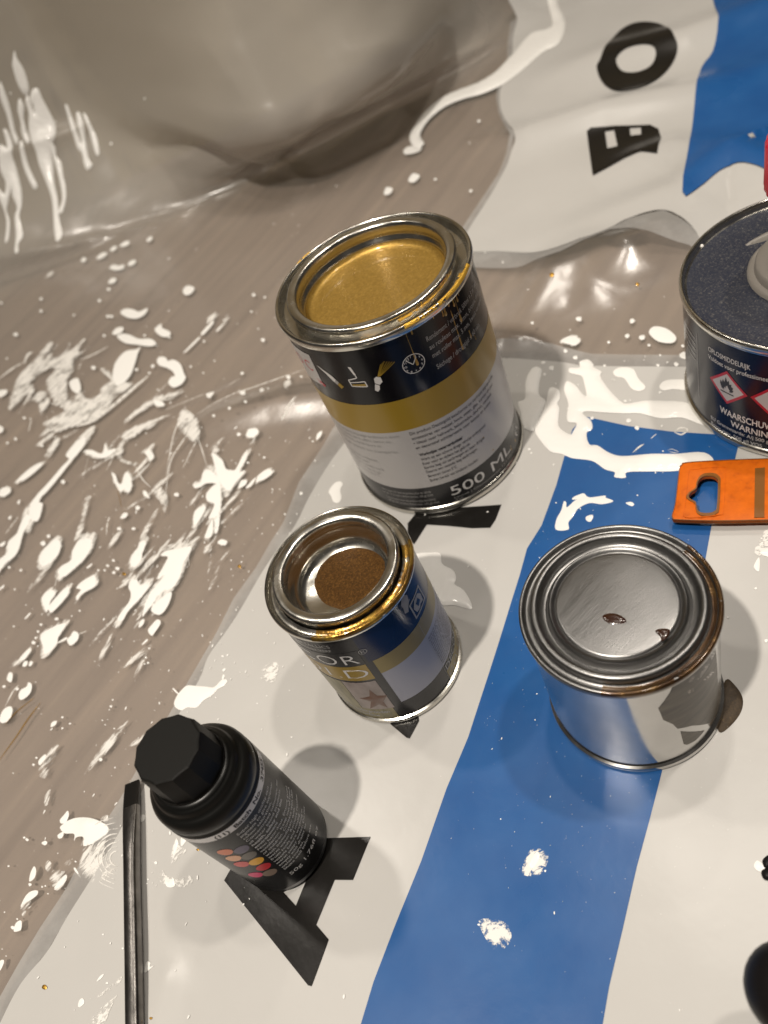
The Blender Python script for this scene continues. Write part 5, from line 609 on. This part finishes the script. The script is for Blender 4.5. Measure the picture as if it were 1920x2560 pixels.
text_on_can('printed_text', [('\u00ae', -103.4, 54.0, 4.4)], M['ink_grey'], t, rt_)
text_on_can('printed_text', [('METALLICS', -120, 61.6, 2.7, 14, 'R'), ('HOBBY VERF', -121, 58.8, 2.4, 13, 'R')], M['ink_grey'], t, rt_)
text_on_can('printed_text', [('voor alle ondergronden', -111.5, 8.6, 3.0, 26, 'R'), ('multi surface', -122, 5.6, 2.2, 16, 'R')], M['label_lilac'], t, rt_)
for i in range(13): 
    s = ('Gebruik: goed roeren voor en tijdens', 'het gebruik. Ondergrond moet schoon,', 'droog en vetvrij zijn.', 'Mode d emploi: bien remuer avant et', 'pendant usage. Le support doit \u00eatre', 'propre, sec et d\u00e9graiss\u00e9.', 'Anwendung: vor und w\u00e4hrend', 'Gebrauch gut umr\u00fchren.', 'Directions: stir well before use', 'Surface must be clean and dry.', 'Inhoud 125 ml. Bewaren boven 5 C.', 'Buiten bereik van kinderen houden.', 'Waterverdunbaar.')[i]
    text_on_can('printed_text', [(s, -52.5, 35.0 - i * 1.62, 1.55)], M['ink'], t, rt_)
band('name_panel', -52.5, -5, 3.4, 9.4, M['label_gold_dull'], t, rs + .13)
text_on_can('printed_text', [('DECOR', -51.5, 9.6, 5.2, 17.5), ('GOLD', -51.5, 4.2, 5.2, 17.0)], M['ink_grey'], t, rt_, spacing=1.1)
on_can('hand_icon', [[(-58.5, 63.8), (-56, 65.6), (-52, 66.0), (-49.5, 64.2), (-50.5, 61.2), (-53.5, 59.6), (-55.5, 57.6), (-59, 58.8), (-58, 61.5)]], M['ink_grey'], t, rt_)
on_can('bin_icon', [[(-53, 50.4), (-34, 50.4), (-34, 59.4), (-53, 59.4)], [(-51.6, 51.2), (-35.4, 51.2), (-35.4, 58.6), (-51.6, 58.6)]], M['ink_grey'], t, rt_, g=1); on_can('bin_icon', [[(-50.5, 55.4), (-46, 58), (-40, 58), (-36.6, 55.4), (-37.4, 51.8), (-42, 52.6), (-44.5, 51.8), (-49, 52.4)]], M['ink_grey'], t, rt_, g=1)
on_can('bin_icon', [[(-46.6, 56), (-42, 56.6), (-40.5, 54.2), (-45, 53.4)]], M['label_blue'], t, rt_ + .06, g=1)
band('seam_line', -53.6, -53.3, 3, 47.5, M['ink_grey'], t, rs + .18)
gold_wet = pbr('wet_gold_paint', (.50, .29, .045), .22, metal=.8, coat=.5, vary=(150, (1, 1, 1), 0, [(.32, (.10, .05, .012)), (.5, (.26, .14, .025)), (.68, (.52, .33, .06))]), bump=(420, (1, 1, 1), 0, .4, .0006))
lathe('gold_smear', ring_skin(top[2:], .16), see_through(gold_wet, keep=1, scale=170, lo=.36, hi=.39, coords='Object'), t, a0=-128, a1=-8)

# --- silver tin with pressed-in lid
t, Rr, H = can('silver', 'paint_can', 'closed bare silver tin with pressed lid, brown paint dribbled over its rim')
lathe('body', [(Rr - 1.1, 3.0), (Rr - 1.1, H - 3.2)], M['tin_body'], t)
lathe('bottom_rim', [(Rr - 1.1, 3.0), (Rr - .2, 2.6), (Rr, 1.9), (Rr, .8), (Rr - .3, .2), (Rr - .9, 0), (Rr - 1.8, .5), (0, 1.2)], M['tin_body'], t)
top = [(Rr - 1.1, H - 3.2), (Rr - .15, H - 2.8), (Rr, H - 2.0), (Rr, H - .9), (Rr - .3, H - .2), (Rr - .8, H), (Rr - 1.4, H - .3), (Rr - 1.8, H - 1.3), (Rr - 2.4, H - 1.7), (Rr - 3.3, H - 1.6), (Rr - 3.7, H - 1.2)]
lathe('top_rim', top, M['lid'], t)
lathe('lid', [(Rr - 3.8, H - 1.4), (Rr - 3.9, H + .6), (Rr - 4.4, H + 1.3), (Rr - 5.2, H + 1.5), (Rr - 6.0, H + 1.3), (Rr - 6.5, H + .6), (Rr - 6.9, H - .8), (Rr - 7.6, H - 1.7), (Rr - 8.5, H - 1.8), (Rr - 9.3, H - 1.0), (Rr - 9.7, H + .3), (Rr - 10.3, H + .8), (Rr - 10.9, H + .6), (Rr - 11.3, H + .1), (Rr - 11.8, H - .2), (Rr - 12.2, H + .2), (Rr - 12.8, H + .3), (Rr - 15, H + .5), (Rr - 18, H + .72), (Rr - 22, H + .92), (Rr - 26, H + 1.05), (0, H + 1.1)], M['lid'], t, n=144)
lathe('paint_smear', ring_skin(top[1:10], .22), see_through(M['brown'].copy(), keep=1, scale=150, lo=.37, hi=.4, coords='Object'), t, a0=-130, a1=12)
for nm, pts in (('paint_drop', LIDSPOT), ('paint_drop', LIDSPOT2)):
    disc_shape(nm, [(p[0] / 10 - CANS['silver'][0] * 1000, p[1] / 10 - CANS['silver'][1] * 1000) for p in pts], H + (1.06 if pts is LIDSPOT else .62), M['brown_drop'], t, dome=.35, g=.5, width=.5)
patch_mat = pbr('grey_brown_film', (.075, .06, .042), .35, vary=(60, (1, 1, 5), .3, [(.35, (.045, .034, .022)), (.5, (.085, .068, .047)), (.7, (.13, .11, .08))]))  # streaky grey-brown colour for the patches on the tin's side
on_can('thin_film', [[(-100.7, 46.4), (-96.4, 50.3), (-92.0, 54.6), (-90.4, 57.8), (-77.5, 58.0), (-61.4, 57.3), (-52.7, 52.6), (-50.8, 36.1), (-50.1, 21.6), (-51.1, 7.1), (-64.7, 10.2), (-80.7, 22.3), (-90.8, 26.7), (-93.5, 31.9), (-98.9, 37.6), (-99.8, 42.6)]], patch_mat, t, Rr - 1.1 + .08, g=1.0)
on_can('thin_film', [[(-89.0, 23.4), (-70.1, 9.3), (-79.2, 8.6), (-85.5, 10.0), (-87.7, 12.0)]], patch_mat, t, Rr - 1.1 + .08, g=1.0)
on_can('paint_fleck', [[(-80.9, 53.7), (-77.7, 55.6), (-75.4, 53.9), (-78.0, 52.2)]], M['brown'], t, Rr - 1.1 + .08, g=1.0)
on_can('paint_fleck', [[(-74.3, 50.5), (-66.8, 53.8), (-61.9, 50.6), (-70.2, 49.4)]], M['brown'], t, Rr - 1.1 + .08, g=1.0)
on_can('paint_fleck', [[(-69.0, 46.2), (-60.4, 44.1), (-56.2, 40.2), (-66.0, 43.6)]], M['brown'], t, Rr - 1.1 + .08, g=1.0)
on_can('paint_fleck', [[(-61.5, 56.4), (-53.9, 54.6), (-52.8, 50.7), (-58.9, 51.0)]], M['brown'], t, Rr - 1.1 + .08, g=1.0)
on_can('paint_fleck', [[(-81.9, 48.5), (-77.2, 47.3), (-77.4, 45.3), (-81.0, 46.2)]], M['brown'], t, Rr - 1.1 + .08, g=1.0)
rs = Rr - 1.1

# --- dark blue solvent tin at the right edge
t, Rr, H = can('right', 'solvent_tin', 'dusty dark blue tin with red flame warning diamond and a red cap', 'tin')
lathe('body', [(Rr - 1.2, 3.0), (Rr - 1.2, H - 3.4)], M['tin_body'], t)
lathe('bottom_rim', seam(0, Rr, H, 1.2), M['tin'], t)
lathe('top_rim', seam(1, Rr, H, 1.2) + [(Rr - 2.5, H - 3.2), (Rr - 3.2, H - 3.4)], M['tin'], t)
lathe('top_panel', [(Rr - 2.6, H - 3.3), (Rr - 4, H - 3.5), (27, H - 3.3), (25.5, H - 2.8), (24.6, H - 1.2)], M['panel_dusty'], t)
lathe('spout', [(25.2, H - 3.2), (24.8, H - .6), (23.6, H + .2), (22.4, H + .2), (22.0, H + 3), (21.2, H + 4.0), (19.5, H + 4.2), (14, H + 5.0), (12, H + 9), (11.4, H + 30), (11.2, H + 36)], M['grey_plastic'], t)
cap_r = [(0, H + 56), (17.6, H + 56), (19.0, H + 55), (19.6, H + 53), (19.6, H + 36.5), (19.2, H + 35.5), (12, H + 35.5)]
o = lathe('cap', cap_r, M['red_cap'], t, n=144)
for v in o.data.vertices:
    r_ = math.hypot(v.co.x, v.co.y)
    if r_ > .019:
        q = math.atan2(v.co.y, v.co.x); f_ = 1 + .018 * math.cos(q * 36); v.co.x *= f_; v.co.y *= f_
cx, cy = .1955, .2166
disc_shape('spout_tab', [(p[0] - cx * 1000, p[1] - cy * 1000) for p in ((186.6, 248.5), (189, 249.2), (194, 249.4), (199, 249), (199, 244.5), (194, 245.2), (190, 246.8))], H - 3.4, M['grey_plastic'], t, dome=2.4, width=1.6, g=.8)
rr_ = Rr - 1.2
band('label', -275, 85, 3.2, 55.2, M['label_navy'], t, rr_ + .06)
rt_ = rr_ + .2
text_on_can('printed_text', [('OPLOSMIDDELRIJK', -177.6, 46.6, 3.6, 20), ('Voldoet voor professioneel gebruik', -177.8, 42.6, 3.4, 36)], M['ink_white'], t, rt_)
text_on_can('printed_text', [('WAARSCHUWING', -170.6, 16.0, 5.2, 30), ('WARNING', -164.2, 10.8, 5.0, 19)], M['ink_white'], t, rt_, bold=.012)
text_on_can('printed_text', [('EU Grenswaarde: A/j 500 g/l (2010)', -176.8, 7.6, 2.9, 36), ('Bevat max. 500 g/l VOS', -176.8, 4.0, 2.9, 25)], M['ink_white'], t, rt_)
def diamond(a, z, hw, name):
    k = 180 / math.pi / rr_
    L = lambda s: [(a - hw * s * k, z), (a, z - hw * s), (a + hw * s * k, z), (a, z + hw * s)]
    on_can(name, [L(1), L(.82)], M['red'], t, rt_, g=1.5); on_can(name, [L(.82)], M['label_white'], t, rt_, g=1.5)
for a in (-166.3, -143.6): diamond(a, 32.2, 9.3, 'hazard_diamond')
k = 180 / math.pi / rr_
fl_ = [(-2.6, -1.6), (-3.4, .6), (-3.2, 2.6), (-2.4, 1.4), (-1.9, 3.6), (-1.2, 2.2), (-.5, 5.4), (.3, 3.0), (.9, 4.2), (1.3, 2.0), (2.2, 2.6), (2.1, 1.2), (3.0, 1.0), (2.6, -.4), (3.2, -.6), (2.6, -1.8), (1.2, -2.3), (1.3, -1.2), (.6, -.2), (.2, 1.0), (-.5, .2), (-.7, -1.0), (-1.1, -.4), (-1.5, -1.4), (-1.2, -2.2)]
on_can('flame_icon', [[(-166.3 + x * k, 32.6 + z) for x, z in fl_]], M['ink'], t, rt_ + .06, g=1.0)
on_can('flame_icon', [[(-166.3 - 3.2 * k, 29.6), (-166.3 + 3.2 * k, 29.6), (-166.3 + 3.2 * k, 29.0), (-166.3 - 3.2 * k, 29.0)]], M['ink'], t, rt_ + .06, g=1.0)
on_can('flame_icon', [[(-143.6 - 1.0 * k, 29.5), (-143.6 + 1.0 * k, 29.5), (-143.6 + 1.0 * k, 27.5), (-143.6 - 1.0 * k, 27.5)]], M['ink'], t, rt_ + .06, g=1.0)
band('label_line', 173, 173.3, 14, 50, M['ink_grey'], t, rt_)
for i in range(5): band('label_line', 160, 171, 46 - i * 3, 46.5 - i * 3, M['ink_grey'], t, rt_)
disc_shape('dried_crumb', [(-49.2, 12.2), (-47.6, 13.0), (-46.6, 11.6), (-47.8, 10.2)], H - 3.4, M['paint'], t, dome=1.2, g=.4, width=.5)
disc_shape('dried_crumb', [(-21.5, 44.2), (-20.2, 44.9), (-19.4, 44.0), (-20.4, 43.2)], H - 2.9, M['paint'], t, dome=1.2, g=.4, width=.5)

# ------------------------------------------------------------------ black pigment bottle
t = thing('pigment_bottle', 'small black plastic bottle with faceted cap and white text label, standing on the letter A', 'bottle', (-.0915, .136, Z0), (-.022, .012, 0))
BR = 17.8
lathe('body', [(0, .8), (14.5, .5), (16.2, 0), (17.3, .8), (BR, 2.6), (BR, 61.4), (BR - .35, 62.0), (BR - .1, 62.8), (BR, 64), (BR - .2, 66.4), (BR - .9, 68.0), (BR - 2.0, 68.9), (15.1, 69.3), (14.7, 70.0), (14.5, 71.3), (13.9, 72.0), (12.6, 72.6), (12.0, 74)], M['bottle'], t, n=96)
# faceted cap
V_, F_ = [], []
N = 12
ringz = [(11.8, 72.4, 0), (11.9, 73.2, 0), (11.3, 86.2, .12), (11.0, 87.1, .12), (10.5, 87.4, .12)]
for r_, z_, sc_ in ringz:
    for k_ in range(N * 2):
        a = math.pi * k_ / N; q = r_ if k_ % 2 == 0 else r_ * math.cos(math.pi / N) - sc_
        V_.append((q * math.cos(a) / 1000, q * math.sin(a) / 1000, z_ / 1000))
n2 = N * 2
for i in range(len(ringz) - 1):
    for k_ in range(n2): F_.append((i * n2 + k_, i * n2 + (k_ + 1) % n2, (i + 1) * n2 + (k_ + 1) % n2, (i + 1) * n2 + k_))
F_.append(tuple((len(ringz) - 1) * n2 + k_ for k_ in range(n2)))
from_arrays('cap', V_, F_, M['cap'], t, sharp=18)
lathe('collar', [(12.4, 72.2), (13.0, 72.0), (13.3, 72.6), (12.6, 73.4), (11.6, 73.4)], M['bottle'], t, n=96)
band('label', -150, 150, 4.0, 60.8, M['bottle_label'], t, BR + .06)
on_can('batch_band', [[(-150, 57.1), (5, 57.1), (9.0, 57.6), (9.8, 58.7), (9.0, 59.9), (5, 60.4), (-150, 60.4)]], M['band_white'], t, BR + .12, g=1.5)
text_on_can('printed_text', [('(11)  Batch  No.   37455', -98.5, 57.8, 2.75, 31)], M['ink'], t, BR + .18, bold=.03)
body = ['Super high quality eco', 'pigment to give superior', 'colour saturation.', 'Concentrated colourant for', 'all water based products.', '#health, safety and the', '#environment', 'Non hazardous. Ensure good', 'ventilation. Keep out of reach', 'of children. Contact with skin', 'wash immediately with', 'warm water. Remove residue', 'from tools and mixing', 'vessels before washing in', 'warm soapy water. Do not', 'empty into drains or', 'watercourses.', 'Shake well before use.']
text_on_can('printed_text', [(s, -81, 53.4 - i * 2.12, 2.0) for i, s in enumerate(body) if s[0] != '#'], M['ink_white'], t, BR + .14, spacing=1.0)
text_on_can('printed_text', [(s[1:], -81, 53.4 - i * 2.12, 2.05) for i, s in enumerate(body) if s[0] == '#'], M['ink_white'], t, BR + .14, bold=.015)
text_on_can('printed_text', [('50g 1.76fl oz', -81, 11.6, 3.0, 19)], M['ink_white'], t, BR + .14)
for i, (a, z) in enumerate(((-106.5, 46.8), (-91.2, 44.6), (-107, 40.5), (-91.8, 38.7), (-92.3, 32.8), (-107.6, 34.3), (-92.8, 26.9), (-94.1, 21.0), (-108.9, 22.6))):
    kq = 180 / math.pi / BR
    on_can('colour_dot', [[(a + 2.55 * math.cos(q) * kq, z + 2.55 * math.sin(q)) for q in np.linspace(0, 6.283, 28, endpoint=False)]], M['dot%d' % i], t, BR + .12, g=1.2)

# ------------------------------------------------------------------ screwdriver
P = [Vector((x, y, 0)) for x, y in SCREW]
d0 = (P[1] - P[0]).normalized(); tip = P[0] + d0 * 0
t = thing('screwdriver', 'dark steel screwdriver blade with flat black tip, lying left of the black bottle', 'screwdriver', (tip.x, tip.y, 0))
loc = [p - tip for p in P]
end = loc[-1] + (loc[-1] - loc[-2]).normalized() * .12
zz = lambda v, z: (v.x, v.y, z)
side = Vector((0, 0, 1)).cross(d0)
path = [zz(loc[0], .0026), zz(d0 * .006, .003), zz(d0 * .0115, .0035), zz(d0 * .02, .004), zz(d0 * .03, .0042), zz(loc[2], .0042), zz(loc[3], .0042), zz(loc[4], .0042), zz(end, .0042)]
bar_mesh('tip', path[:3], [(.0033, .0006, .25), (.0035, .0013, .3), (.0034, .0018, .35)], M['steel_tip'], t)
bar_mesh('shaft', path[2:], [(.0034, .0018, .35), (.0033, .0024, .5), (.0030, .0029, .6), (.0029, .0029, .62), (.0029, .0029, .62), (.0029, .0029, .62), (.0029, .0029, .62)], M['steel'], t)
bar_mesh('handle', [zz(end, .0095), zz(end + (end - loc[-1]).normalized() * .01, .0105), zz(end + (end - loc[-1]).normalized() * .09, .0105)], [(.006, .006, 1), (.010, .0095, .8), (.0105, .0095, .8)], M['rubber'], t)

# ------------------------------------------------------------------ orange plastic hanger
t = thing('plastic_hanger', 'orange plastic scraper handle with cloud-shaped hanging hole, between the blue tin and the silver tin', 'scraper')
plate('plate', TAG, [TAG_HOLE], 4.0, 5.8, M['orange'], t, g=3.0)
V0 = np.array(TAG_HOLE, float); c0 = V0.mean(0)
plate('hole_rim', (c0 + (V0 - c0) * 1.16).tolist(), [(c0 + (V0 - c0) * 1.0).tolist()], 5.4, 6.5, M['orange_dark'], t, g=2.0, bevel=.5)
plate('stripe', TAG_STRIPE, [], 5.6, 5.98, M['orange_dark'], t, round_=0, g=3.0, bevel=.02)
V0 = np.array(TAG_RIM, float); c0 = V0.mean(0)
plate('raised_border', TAG_RIM, [(c0 + (V0 - c0) * .972).tolist()], 5.6, 6.15, M['orange'], t, g=3.0, bevel=.15)
V0 = np.array(TAG, float); c0 = V0.mean(0)
plate('edge', TAG, [(c0 + (V0 - c0) * .985).tolist()], 3.6, 6.1, M['orange_dark'], t, g=3.0, bevel=.3)
bpy.data.objects['edge'].scale = (1, 1, 1)

# ------------------------------------------------------------------ black handle in the lower right corner
hx, hy, hz = HANDLE
t = thing('tool_handle', 'black rounded tool handle end, raised and blurred, in the lower right corner', 'tool', (hx, hy, 0))
dr = Vector((1, -.35, -.26)).normalized(); path, secs = [], []
for q in np.linspace(-90, 0, 9): path.append(tuple(dr * (.0113 * math.sin(R(q))) + Vector((0, 0, hz)))); secs.append((max(.0004, .0113 * math.cos(R(q))), max(.0004, .0113 * math.cos(R(q))), 1))
path += [tuple(dr * .03 + Vector((0, 0, hz))), tuple(dr * .125 + Vector((0, 0, hz)))]; secs += [(.0113, .0113, 1), (.0115, .0115, 1)]
bar_mesh('grip', path, secs, M['rubber'], t, n=32)
bar_mesh('grip_ring', [tuple(dr * x + Vector((0, 0, hz))) for x in (.014, .0145, .0165, .017)], [(.0112, .0112, 1), (.0118, .0118, 1), (.0118, .0118, 1), (.0112, .0112, 1)], M['cap'], t, n=32)
